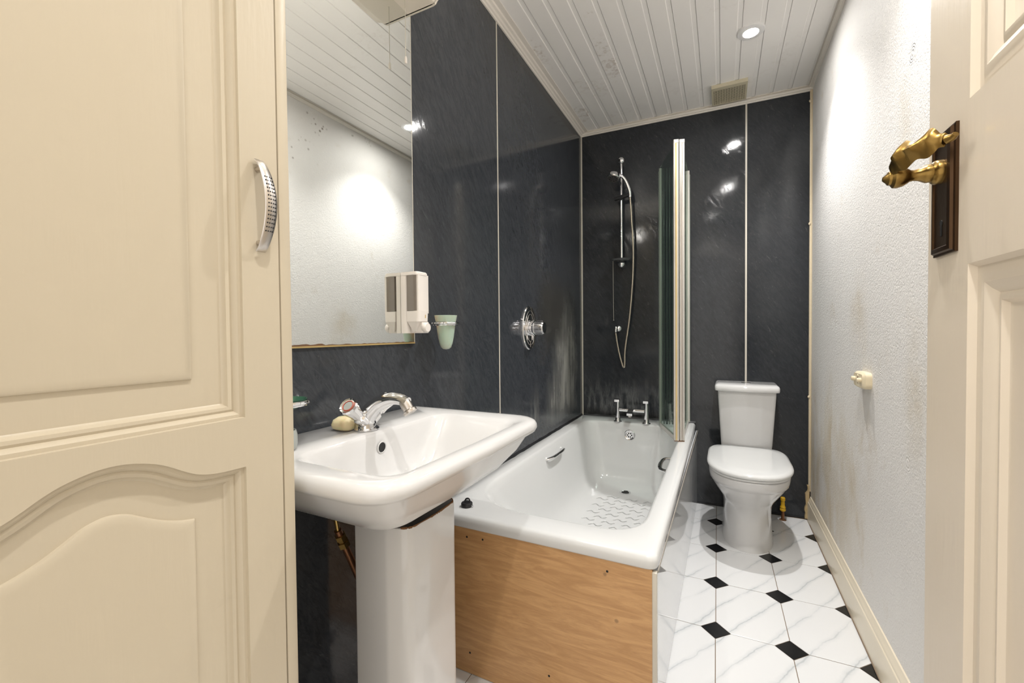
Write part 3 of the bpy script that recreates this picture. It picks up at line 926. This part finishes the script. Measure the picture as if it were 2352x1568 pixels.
G().prism([(-.1535, 1.178), (-.1515, 1.178), (-.1375, fy(-.14) - .004), (-.1400, fy(-.14) - .004)], 'z', .466, .4725).build('top_strip', M_['dirtystrip'], sp_, smooth=False)

# ---- plug lying on the rim
pg = thing('bath_plug', 'black rubber bath plug with a wire loop on the bath rim', 'plug', (-.783, 1.232, ZR))
pcx, pcy = -.783, 1.2290
G().lathe((pcx, pcy, ZR), [(.0165, .0), (.0195, .002), (.0195, .011), (.0175, .014), (.008, .0145), (.0001, .0145)], 'z', 28).build('plug_body', M_['rubber'], pg)
pts = sm([(pcx - .010, pcy, ZR + .012), (pcx - .004, pcy + .002, ZR + .024), (pcx + .006, pcy + .004, ZR + .025), (pcx + .012, pcy + .002, ZR + .013)], 5)
G().tube(pts, .0028, 8).build('loop', M_['rubber'], pg)
G().tube([(pcx - .012, pcy - .004, ZR + .013), (pcx + .006, pcy - .004, ZR + .025)], .0010, 6).build('wire', M_['chrome'], pg)
ring = [(pcx + .024 + .0035 * cos(a), pcy - .003, ZR + .0055 + .0045 * sin(a)) for a in [2 * PI * k / 16 for k in range(17)]]
G().tube(ring, .0007, 6, False).build('chain_ring', M_['chrome'], pg)

# ---- bath filler tap
ft = thing('bath_tap', 'chrome two pillar bath mixer tap on the bath rim', 'tap', (-.527, 2.822, ZR))
ty = 2.822
for x in (-.6165, -.4345):
    p = G().lathe((x, ty, ZR), [(.0265, 0), (.0265, .003), (.019, .004), (.0175, .006), (.0160, .03), (.0140, .07), (.0125, .10), (.0125, .132), (.0105, .134)], 'z', 24).build('pillar', M_['chrome'], ft)
    g = G()
    g.prism(rp([(x - .0155, ZR + .134), (x + .0155, ZR + .134), (x + .0155, ZR + .149), (x - .0155, ZR + .149)], .002, 3), 'y', ty - .034, ty + .012)
    g.build('lever', M_['chrome'], p)
G().tube([(-.6045, ty, ZR + .079), (-.4465, ty, ZR + .079)], .0118, 18).build('bridge', M_['chrome'], ft)
g = G()
g.loft([[(-.5255 + a * .017, ty - .004 - s, z + b * .007) for a, b in ((-1, -1), (1, -1), (1, 1), (-1, 1))] for s, z in ((0, ZR + .083), (.03, ZR + .083), (.072, ZR + .070), (.082, ZR + .066))])
g.build('spout', M_['chrome'], ft, angle=.5)
G().lathe((-.5255, ty - .070, ZR + .048), [(.0095, 0), (.0105, .002), (.0105, .016)], 'z', 18).build('nozzle', M_['satin'], ft)

# ---- folding screen on the bath rim
bs = thing('bath_screen', 'folded glass bath screen with white and yellowed upright profiles', 'screen', (-.2, 2.7, ZR))
ZS0, ZS1 = .530, 2.118
def pane(p, q, t, name, mat, z0, z1):
    p, q = Vector(p), Vector(q)
    d = (q - p).normalized()
    n_ = Vector((-d.y, d.x)) * t / 2
    pts = [p + n_, q + n_, q - n_, p - n_]
    return G().prism([(v.x, v.y) for v in pts], 'z', z0, z1).build(name, mat, bs, smooth=False)
HA = (-.1935, 2.452)
HB = (-.2215, 2.440)
WA = (-.1960, fy(-.196) - .030)
EB = (-.3420, 2.775)
pane((HA[0], HA[1] + .012), (WA[0], WA[1]), .005, 'pane', M_['screen_glass'], ZS0 + .012, ZS1 - .006)
pane((HB[0] - .004, HB[1] + .011), (EB[0], EB[1]), .005, 'pane', M_['screen_glass'], ZS0 + .012, ZS1 - .006)
def upright(c, w, dpt, name, mat, z0, z1, ang=0, bev=.002):
    cx, cy = c
    ca, sa = cos(ang), sin(ang)
    pts = [(cx + a * ca - b * sa, cy + a * sa + b * ca) for a, b in ((-w / 2, -dpt / 2), (w / 2, -dpt / 2), (w / 2, dpt / 2), (-w / 2, dpt / 2))]
    return G().prism(rp(pts, bev, 2), 'z', z0, z1).build(name, mat, bs)
for c, s in ((HA, 1), (HB, -1)):
    upright(c, .0255, .022, 'hinge_profile', M_['alu'], ZS0 - .008, ZS1 - .014, .28)
    upright((c[0], c[1]), .0262, .024, 'end_cap', M_['alu'], ZS1 - .014, ZS1 + .004, .28)
    upright((c[0] + .003, c[1] - .0122), .0085, .004, 'seal_strip', M_['seal'] if s < 0 else M_['satin'], ZS0 - .004, ZS1 - .016, .28, .0008)
    upright((c[0] - .0075, c[1] - .0150), .004, .004, 'rib', M_['alu'], ZS0 - .004, ZS1 - .016, .28, .0008)
upright((WA[0], WA[1] + .012), .020, .034, 'wall_profile', M_['alu'], ZS0 - .004, ZS1 + .004)
upright((WA[0] + .0115, WA[1] + .004), .004, .012, 'wall_seal', M_['sealgreen'], ZS0 - .004, ZS1 - .02, 0, .0008)
for k in range(4):
    upright((EB[0] + .0200 + .0165 * k, EB[1] + .006 + .003 * k), .0085, .006, 'pane_edge', M_['paneedge'], ZS0 + .004, ZS1 - .012, -.1, .001)
upright(EB, .012, .010, 'edge_seal', M_['sealgreen'], ZS0, ZS1 - .01, -.35)
upright((EB[0] - .008, EB[1] - .006), .003, .006, 'edge_fin', M_['clear'], ZS0 - .012, ZS1 - .03, -.35, .0006)
pane((HB[0] - .004, HB[1] + .011), (EB[0], EB[1]), .012, 'bottom_rail', M_['alu'], ZS0 - .012, ZS0 + .012)
pane((HA[0], HA[1] + .012), (WA[0], WA[1]), .014, 'bottom_rail', M_['alu'], ZS0 - .014, ZS0 + .010)
upright((HA[0] - .014, HA[1] - .004), .052, .03, 'foot', M_['rust'], ZR + .0006, ZS0 - .008, .28)

# ================================================================== SHOWER
def FP(x, z, off):
    return Vector((x, fy(x, off), z))
sr = thing('shower_rail', 'chrome riser rail on the dark panel, with a clear soap tray', 'rail', FP(-.607, 1.555, 0))
X0 = -.6072
G().tube([FP(X0, 1.558, .045), FP(X0, 2.245, .045)], .0095, 16).build('rail', M_['chrome'], sr)
for z in (2.252, 1.562):
    G().sphere(FP(X0, z, .045), .025, 18).build('bracket', M_['chrome'], sr)
    G().lathe(FP(X0, z, 0), [(.017, 0), (.017, -.03)], 'y', 18).build('bracket_stem', M_['chrome'], sr)
G().lathe(FP(X0 - .009, 2.249, .0685), [(.0085, 0), (.0085, -.0035), (.0001, -.004)], 'y', 16).build('bracket_cap', M_['dark'], sr)
tr_ = G()
ring = lambda s, z: [(X0 + .066 * s * cos(a), fy(X0, .062) + .050 * s * sin(a), z) for a in [2 * PI * k / 32 for k in range(32)]]
tr_.loft([ring(.35, 1.5820), ring(.8, 1.5845), ring(1, 1.5950), ring(.97, 1.5950), ring(.78, 1.588), ring(.35, 1.586)])
tr_.build('soap_tray', M_['trayplastic'], sr, label='clear plastic soap tray at the foot of the rail')
cl = G()
c0, c1 = FP(X0 - .040, 1.998, .060), FP(X0 + .062, 2.012, .075)
cl.tube([c0, c0.lerp(c1, .5), c1], [.016, .017, .015], 14, True, [.8, .8, .8])
cl.build('clamp', M_['rubber'], sr, label='dark slider clamp')
G().tube([c1 + Vector((.0, 0, -.02)), c1 + Vector((.0, 0, .016))], .0125, 14).build('clamp_cup', M_['chrome'], sr)

sh = thing('shower_handset', 'chrome hand shower with a looping metal hose in the rail clamp', 'shower', c1)
hd = Vector((-.637, fy(-.64, .13), 2.128))
hp = sm([c1 + Vector((.001, -.002, -.012)), c1 + Vector((-.002, -.006, .02)), c1 + Vector((-.016, -.018, .065)), c1 + Vector((-.030, -.030, .096)), hd + Vector((.044, .014, -.002)), hd + Vector((.012, .0, .010))], 5)
nr = len(hp)
G().tube(hp, [.0105 + .0035 * sin(PI * min(1, i / (nr * .7))) for i in range(nr)], 14).build('handle', M_['chrome'], sh, angle=1.0)
D = Vector((-.12, -.34, -.93)).normalized()
A = D.cross(Vector((1, 0, 0))).normalized()
B = D.cross(A)
G().lathe(hd, [(.0001, -.022), (.022, -.020), (.036, -.010), (.0400, .002), (.0400, .014), (.037, .018)], (A, B, D), 28).build('head', M_['chrome'], sh)
fc = G().lathe(hd, [(.0372, .0175), (.0345, .021), (.0001, .022)], (A, B, D), 28, False, True).build('face', M_['satin'], sh)
for k in range(8):
    q = hd + D * .0215 + (A * cos(k * PI / 4) + B * sin(k * PI / 4)) * .023
    G().lathe(q, [(.004, -.001), (.0035, .002), (.0001, .0022)], (A, B, D), 8).build('nozzle', M_['rubber'], fc)
out = FP(-.646, 1.130, .045)
ho = sm([c1 + Vector((.001, 0, -.02)), FP(-.537, 1.86, .070), FP(-.528, 1.66, .062), FP(-.534, 1.45, .055), FP(-.556, 1.20, .05), FP(-.585, 1.00, .045), FP(-.590, .905, .04),
         FP(-.592, .876, .036), FP(-.598, .868, .034), FP(-.606, .880, .032), FP(-.625, .95, .032), FP(-.640, 1.03, .036), FP(-.648, 1.10, .044)], 7)
G().tube(ho, .0063, 10).build('hose', M_['steel'], sh, angle=1.2)
ow = thing('shower_outlet', 'round chrome wall outlet feeding the shower hose', 'outlet', FP(-.640, 1.130, 0))
G().lathe(FP(-.638, 1.130, 0), [(.0245, 0), (.0245, -.006), (.019, -.016), (.010, -.022), (.0001, -.023)], 'y', 28).build('rose', M_['chrome'], ow)
G().tube([FP(-.645, 1.136, .012), FP(-.647, 1.136, .044), FP(-.648, 1.122, .046), FP(-.648, 1.105, .045)], .0085, 12).build('elbow', M_['chrome'], ow)
co_ = thing('fixing_wire', 'thin grey wire hanging from the soap tray to the outlet', 'wire', FP(-.652, 1.19, .05))
G().tube([FP(-.662, 1.5935, .055), FP(-.6615, 1.38, .052), FP(-.660, 1.19, .050)], .0011, 6).build('strand', M_['strip'], co_)
G().sphere(FP(-.660, 1.187, .050), .003, 10).build('bead', M_['strip'], co_)

sv = thing('shower_valve', 'oval chrome shower control with a stepped knob on the left panelled wall', 'valve', (XL, 2.013, 1.132))
cy, cz = 2.015, 1.1325
def ell(a, b, x):
    return [(x, cy + a * cos(t), cz + b * sin(t)) for t in [2 * PI * k / 48 for k in range(48)]]
G().loft([ell(.088, .113, XL), ell(.088, .113, XL + .005), ell(.083, .108, XL + .0095), ell(.074, .099, XL + .0105)]).build('plate', M_['chrome'], sv)
g = G()
for a, b in ((.045, .07), (.062, .088)):
    g.tube([(XL + .0108, cy + a * cos(t), cz + b * sin(t)) for t in [2 * PI * k / 48 for k in range(49)]], .0012, 6, False)
g.tube([(XL + .0108, cy, cz - .098), (XL + .0108, cy, cz - .066)], .0012, 6)
g.build('engraved_lines', M_['satin'], sv)
kn = G().lathe((XL, cy, cz), [(.043, .010), (.043, .020), (.039, .022), (.039, .030), (.043, .031), (.043, .042), (.036, .044), (.0345, .070), (.033, .082), (.028, .088), (.0001, .089)], 'x', 28).build('knob', M_['chrome'], sv, angle=.5)
G().box((XL + .020, cy - .012, cz - .062), (XL + .034, cy + .012, cz - .036)).bevel(.003, 2).build('temperature_lever', M_['chrome'], sv)
g = G()
for k in range(8):
    a = 2 * PI * k / 8
    g.tube([(XL + .047, cy + .0352 * cos(a), cz + .0352 * sin(a)), (XL + .080, cy + .0338 * cos(a), cz + .0338 * sin(a))], .0022, 6)
g.build('knob_ribs', M_['chrome'], kn)

# ================================================================== TOILET
tl = thing('toilet', 'white close coupled toilet with its lid closed', 'toilet', (.12, 2.6, 0))
TX = .122
def oval(hw, yf, yb, z, cx=TX, n=40, e=2.5, front=1.0):
    ym = yf + (yb - yf) * .46
    out = []
    for k in range(n):
        t = 2 * PI * k / n
        c, s = cos(t), sin(t)
        x = hw * math.copysign(abs(c) ** (2 / e), c)
        ee = e if s > 0 else 2.15
        y = (yb - ym if s > 0 else ym - yf) * math.copysign(abs(s) ** (2 / ee), s)
        if s <= 0:
            x = hw * math.copysign(abs(c) ** (2 / 2.3), c)
        out.append((cx + x, ym + y, z))
    return out
G().loft([oval(.122, 2.402, 2.90, 0, e=5), oval(.121, 2.404, 2.90, .01, e=5), oval(.115, 2.412, 2.90, .08, e=5), oval(.113, 2.412, 2.90, .16, e=5), oval(.118, 2.402, 2.90, .215, e=4.5),
          oval(.134, 2.365, 2.88, .255, e=4), oval(.158, 2.315, 2.87, .300, e=4), oval(.174, 2.282, 2.86, .335, e=4), oval(.179, 2.270, 2.86, .350, e=4), oval(.1825, 2.258, 2.86, .353, e=4),
          oval(.1850, 2.246, 2.86, .375, e=4), oval(.1865, 2.242, 2.86, .398, e=4), oval(.180, 2.250, 2.86, .4035, e=4)]).build('bowl', M_['ceramic'], tl, angle=.9)
G().loft([oval(.178, 2.252, 2.775, .402, e=5), oval(.184, 2.246, 2.775, .405, e=5), oval(.184, 2.246, 2.775, .414, e=5), oval(.178, 2.252, 2.775, .4155, e=5)]).build('seat', M_['acrylic'], tl, angle=.9)
G().loft([oval(.186, 2.244, 2.778, .4165, e=6), oval(.1915, 2.236, 2.780, .420, e=6), oval(.1935, 2.233, 2.780, .428, e=6), oval(.1915, 2.238, 2.778, .437, e=6), oval(.180, 2.256, 2.772, .4435, e=6), oval(.140, 2.32, 2.74, .4475, e=5), oval(.06, 2.45, 2.66, .449, e=4)]).build('lid', M_['acrylic'], tl, angle=1.0)
def cring(hw, yf, bow, z, back=fy(.12) - .004, r_=.02, cx=TX + .004):
    return at(rp([(cx - hw, back), (cx - hw, yf + bow), (cx - hw * .55, yf + bow * .3), (cx, yf), (cx + hw * .55, yf + bow * .3), (cx + hw, yf + bow), (cx + hw, back)], [.004, r_, .12, .3, .12, r_, .004], 5), z)
G().loft([cring(.1285, 2.795, .020, .4040), cring(.1300, 2.790, .02, .43), cring(.1320, 2.782, .02, .455), cring(.1480, 2.760, .022, .735), cring(.1485, 2.759, .022, .757)]).build('cistern', M_['ceramic'], tl, angle=.9)
G().loft([cring(.1560, 2.752, .022, .757), cring(.1625, 2.744, .022, .760), cring(.1640, 2.742, .022, .767), cring(.1640, 2.743, .022, .783), cring(.1605, 2.752, .020, .792), cring(.150, 2.780, .02, .798)]).build('cistern_lid', M_['ceramic'], tl, angle=.9)
fb = G().lathe((TX + .004, 2.868, .7975), [(.0245, 0), (.0245, .004), (.022, .006), (.019, .0045), (.0001, .0055)], 'z', 28).build('flush_button', M_['chrome'], tl)

iv = thing('stop_valve', 'yellow plastic wrapped pipe stub on the floor right of the toilet', 'valve', (.3195, 2.915, 0))
G().lathe((.3195, 2.915, .052), [(.0095, 0), (.0150, .004), (.0150, .012), (.0120, .016), (.0145, .022), (.0120, .030), (.0095, .036), (.0105, .044), (.0095, .060), (.0125, .064), (.0125, .078), (.009, .082)], 'z', 16).build('valve_body', M_['yellow'], iv)
G().lathe((.3195, 2.915, .0), [(.0085, 0), (.0085, .056)], 'z', 14).build('pipe', M_['copper'], iv)
G().lathe((.3195, 2.915, .0), [(.019, .0004), (.017, .003), (.009, .004)], 'z', 14).build('collar', M_['rust'], iv)

# ================================================================== plate with two pegs on the right wall
hk = thing('peg_plate', 'small cream plastic plate with two pegs and a slot on the textured wall', 'plate', (XR, 1.92, .925))
hx = XR - .026
G().loft([[(XR, y, z) for y, z in rect(1.866, 1.990, .899, .957, .020, 5)], [(XR - .018, y, z) for y, z in rect(1.866, 1.990, .899, .957, .020, 5)], [(hx, y, z) for y, z in rect(1.873, 1.983, .905, .951, .016, 5)]]).build('plate', M_['peg'], hk)
for y in (1.893, 1.963):
    G().lathe((hx + .001, y, .930), [(.0085, 0), (.0085, -.010), (.006, -.013), (.0001, -.0135)], 'x', 16).build('peg', M_['peg'], hk)
G().box((hx - .0012, 1.924, .916), (hx + .002, 1.933, .939)).bevel(.001, 1).build('slot', M_['copper'], hk)
pts = [(hx - .001, 1.9285 + .006 * cos(a), .943 + .004 * sin(a)) for a in [PI * k / 8 for k in range(9)]]
G().tube(pts, .0016, 6).build('lug', M_['peg'], hk)

# ================================================================== CUPBOARD on the left
cb = thing('cupboard', 'tall cream painted cupboard at the left edge of the picture', 'cupboard', (-.75, .22, 0))
XC = -.600
g = G()
g.box((XL + .004, -.028, 0), (XC - .022, .4445, 2.44))
g.build('carcass', M_['cream'], cb, smooth=False)
G().box((XC - .022, .4272, 0), (XC - .0005, .4450, 2.44)).bevel(.0018, 2).build('frame_post', M_['cream'], cb)
dr_ = thing_door = None
dD = bpy.data.objects.new('door', None)
COL.objects.link(dD)
dD.parent = cb
OFF[dD.name] = OFF[cb.name]
YD0, YD1 = .020, .4245
YO0, YO1 = .0760, .3692          # panel openings in y
ZU0 = .9944                      # bottom of the upper opening
def arch_z(y):
    pts = [(.3700, .9248), (.3314, .9262), (.3079, .9312), (.2957, .9385), (.2684, .9570), (.2393, .9660), (.2226, .9672)]
    yy = y if y >= .2226 else .4452 - y
    for (ya, za), (yb, zb) in zip(pts, pts[1:]):
        if yb <= yy <= ya:
            t = (yy - yb) / (ya - yb)
            t2 = t
            return zb + (za - zb) * t2
    return pts[0][1]
N_ = 44
arch_raw = [(YO1 - (YO1 - YO0) * k / N_, 0) for k in range(N_ + 1)]
zs = [arch_z(y) for y, _ in arch_raw]
for _ in range(3):
    zs = [zs[0]] + [(zs[i - 1] + 2 * zs[i] + zs[i + 1]) / 4 for i in range(1, N_)] + [zs[-1]]
arch = [(y, z) for (y, _), z in zip(arch_raw, zs)]
ZL0 = .16
ZU1 = 2.30
# frame: two stiles, top and bottom rails, shaped middle rail
def piece(pts, name):
    G().prism(pts, 'x', XC - .020, XC).build(name, M_['cream'], dD, angle=.4)
piece([(YO1, .05), (YD1, .05), (YD1, 2.40), (YO1, 2.40)], 'stile')
piece([(YD0, .05), (YO0, .05), (YO0, 2.40), (YD0, 2.40)], 'stile')
piece([(YO0, .05), (YO1, .05), (YO1, ZL0), (YO0, ZL0)], 'rail')
piece([(YO0, ZU1), (YO1, ZU1), (YO1, 2.40), (YO0, 2.40)], 'rail')
piece([(YO0, ZU0)] + [(y, z) for y, z in arch[::-1]] + [(YO1, ZU0)], 'rail')
MP = [(0, 0), (.0008, -.0042), (.0050, -.0046), (.0075, -.0072), (.0095, -.0110), (.0125, -.0098), (.0165, -.0108), (.0185, -.0150), (.0215, -.0172), (.0245, -.0172)]
def arch_ring(d):                                 # lower opening shrunk by d on every side
    ya, yb = YO1 - d, YO0 + d
    top = []
    for k in range(N_ + 1):
        y = ya + (yb - ya) * k / N_
        z = 9.0
        for q in range(161):
            yq = YO0 - .06 + (YO1 - YO0 + .12) * q / 160
            if abs(yq - y) <= d + 1e-9:
                zq = arch_at(yq)
                z = min(z, zq - math.sqrt(max(0, d * d - (yq - y) ** 2)))
        if z > 8:
            z = arch_at(y) - d
        top.append((y, z))
    return [(YO0 + d, ZL0 + d), (YO1 - d, ZL0 + d)] + top
def arch_at(y):
    if y >= YO1:
        return zs[0]
    if y <= YO0:
        return zs[-1]
    t = (YO1 - y) / (YO1 - YO0) * N_
    i = min(int(t), N_ - 1)
    return zs[i] + (zs[i + 1] - zs[i]) * (t - i)
def panel(outline, par, xface, sgn, mat, field=True, mp=MP, fd=.064, fr=.0045):
    if outline is None:
        return panel_rings([(d, h) for d, h in mp] + [(fd, mp[-1][1]), (fd + .0012, mp[-1][1] + fr * .7), (fd + .004, mp[-1][1] + fr), (fd + .012, mp[-1][1] + fr + .0004)], par, xface, sgn, mat)
    rings = [[(xface + sgn * h, y, z) for y, z in inset(outline, d)] for d, h in mp]
    if field:
        hb = mp[-1][1]
        rings += [[(xface + sgn * h, y, z) for y, z in inset(outline, d)] for d, h in ((fd, hb), (fd + .0012, hb + fr * .7), (fd + .004, hb + fr), (fd + .012, hb + fr + .0004))]
    return G().loft(rings, False, True).build('panel', mat, par, angle=.5)
def panel_rings(prof, par, xface, sgn, mat):
    return G().loft([[(xface + sgn * h, y, z) for y, z in arch_ring(d)] for d, h in prof], False, True).build('panel', mat, par, angle=.5)
lin = lambda a, b, n: [(a[0] + (b[0] - a[0]) * k / n, a[1] + (b[1] - a[1]) * k / n) for k in range(n)]
up = [(YO0, ZU0), (YO1, ZU0), (YO1, ZU1), (YO0, ZU1)]
panel(up, dD, XC, 1, M_['cream'], fd=.058)
low = [(YO0, ZL0), (YO1, ZL0)] + arch
panel(None, dD, XC, 1, M_['cream'], fd=.058)
# bowed handle with a perforated pattern
hy = .3940
hz0, hz1 = 1.2290, 1.3600
def hpt(t):
    return (XC + .004 + .026 * (sin(PI * t)) ** .75, hy, hz0 + (hz1 - hz0) * t)
g = G()
rings = []
for k in range(25):
    t = k / 24
    x, y, z = hpt(t)
    w = .0072 + .0018 * sin(PI * t)
    rings.append([(x, y - w, z), (x + .0016, y - w * .8, z), (x + .0024, y, z), (x + .0016, y + w * .8, z), (x, y + w, z), (x - .0012, y, z)])
g.loft(rings)
hd_ = g.build('handle', M_['satin'], dD, angle=.8, label='bowed brushed steel handle with dimples')
g = G()
for t in (.10, .90):
    x, y, z = hpt(t)
    g.tube([(XC - .001, y, z), (x, y, z)], .0042, 10)
g.build('post', M_['satin'], hd_) if False else g.build('handle_post', M_['satin'], dD)
g = G()
for i in range(15):
    for j in range(4):
        t = .21 + .58 * i / 14
        x, y, z = hpt(t)
        g.sphere((x + .0019, y + (-.0048 + .0032 * j), z), .00115, 6)
g.build('dimples', M_['dark'], dD, kind='stuff')

# ================================================================== DOOR on the right
dr1 = thing('door_1', 'open cream panelled door at the right with a brass lever', 'door', (.30, .43, 0), kind='structure')
XD = .280
DY0, DY1 = .02, .8603
DO1, DO0 = .7440, .136
def dpiece(pts, name):
    G().prism(pts, 'x', XD, XD + .040).build(name, M_['doorpaint'], dr1, smooth=False)
dpiece([(DO1, .008), (DY1, .008), (DY1, 2.03), (DO1, 2.03)], 'stile')
dpiece([(DY0, .008), (DO0, .008), (DO0, 2.03), (DY0, 2.03)], 'stile')
dpiece([(DO0, .008), (DO1, .008), (DO1, .22), (DO0, .22)], 'rail')
dpiece([(DO0, 1.192), (DO1, 1.192), (DO1, 1.3996), (DO0, 1.3996)], 'rail')
dpiece([(DO0, 1.92), (DO1, 1.92), (DO1, 2.03), (DO0, 2.03)], 'rail')
DM = [(0, 0), (.0015, -.0022), (.0050, -.0075), (.012, -.0082), (.018, -.0058), (.026, -.0050), (.034, -.0085), (.040, -.0135), (.0445, -.0110), (.049, -.0105), (.053, -.0165), (.056, -.0180)]
panel([(DO0, 1.3996), (DO1, 1.3996), (DO1, 1.92), (DO0, 1.92)], dr1, XD, -1, M_['doorpaint'], False, DM)
panel([(DO0, .22), (DO1, .22), (DO1, 1.192), (DO0, 1.192)], dr1, XD, -1, M_['doorpaint'], False, DM)
# bronze back plate with stepped edge and keyhole
pl = G()
py0, py1, pz0, pz1 = .7690, .8330, 1.2125, 1.3830
oc = lambda i: [(py0 + i, pz0 + i), (py1 - i, pz0 + i), (py1 - i, pz1 - i), (py0 + i, pz1 - i)]
pl.loft([[(XD - h, y, z) for y, z in oc(i)] for i, h in ((0, 0), (0, .0035), (.003, .0045), (.0045, .0075), (.010, .0085), (.0115, .0065), (.016, .0062))])
plt = pl.build('handle_plate', M_['bronze'], dr1, angle=.3, label='dark bronze lock plate')
kh = G()
kh.lathe((XD - .0063, .800, 1.256), [(.0042, 0), (.0042, -.0006), (.0001, -.0007)], 'x', 14)
kh.box((XD - .0069, .7980, 1.238), (XD - .0060, .8020, 1.256))
kh.build('keyhole', M_['dark'], plt, smooth=False)
# lever: turned spindle, then a scrolled leaf-shaped grip
hb = Vector((XD, .803, 1.328))
ax = (Vector((0, 1, 0)), Vector((0, 0, 1)), Vector((-1, 0, 0)))
hdl = G().lathe(hb, [(.0165, .004), (.0165, .012), (.0150, .015), (.0125, .017), (.0125, .022), (.0110, .025), (.0085, .030), (.0075, .036), (.0085, .041), (.0125, .046)], ax, 22, True, True).build('lever', M_['brass'], dr1, angle=.8, label='worn brass scrolled lever handle')
g = G()
g.lathe(hb, [(.0095, .041), (.0135, .047), (.0150, .053), (.0142, .058), (.0100, .061), (.0095, .064), (.0065, .066), (.0030, .070), (.0001, .0705)], ax, 16)
g.build('boss', M_['brass'], hdl, angle=.7)
g = G()
rings = []
path = sm([(-.054, .800, 1.331), (-.056, .790, 1.342), (-.050, .777, 1.349), (-.041, .764, 1.352), (-.031, .752, 1.352), (-.022, .743, 1.350)], 6)
n = len(path)
for i, p in enumerate(path):
    s = i / (n - 1)
    hh = (.008 + .0125 * sin(PI * min(1, .12 + s * .86)) ** .7 + .0032 * sin(s * 19)) * (1 if s < .9 else .85)
    up_, dn_ = hh * (1.0 + .35 * sin(s * 8.5)), hh * .8
    bow = .006 * sin(PI * s) + .0022 * sin(s * 24)
    x, y, z = XD + p.x, p.y, p.z
    rings.append([(x - .002, y, z - dn_), (x - .0055 - bow * .3, y - .001, z - dn_ * .3), (x - .0065 - bow, y - .001, z + up_ * .25), (x - .004 - bow * .4, y - .001, z + up_ * .75), (x - .001, y, z + up_),
                  (x + .002, y + .001, z + up_ * .8), (x + .0005 - bow * .6, y + .001, z + up_ * .2), (x + .0005, y + .001, z - dn_ * .4)])
g.loft(rings)
g.tube([(XD - .021, .742, 1.352), (XD - .018, .736, 1.352), (XD - .017, .732, 1.354)], [.006, .0045, .0035], 10)
g.build('grip', M_['brass'], hdl, angle=1.0)
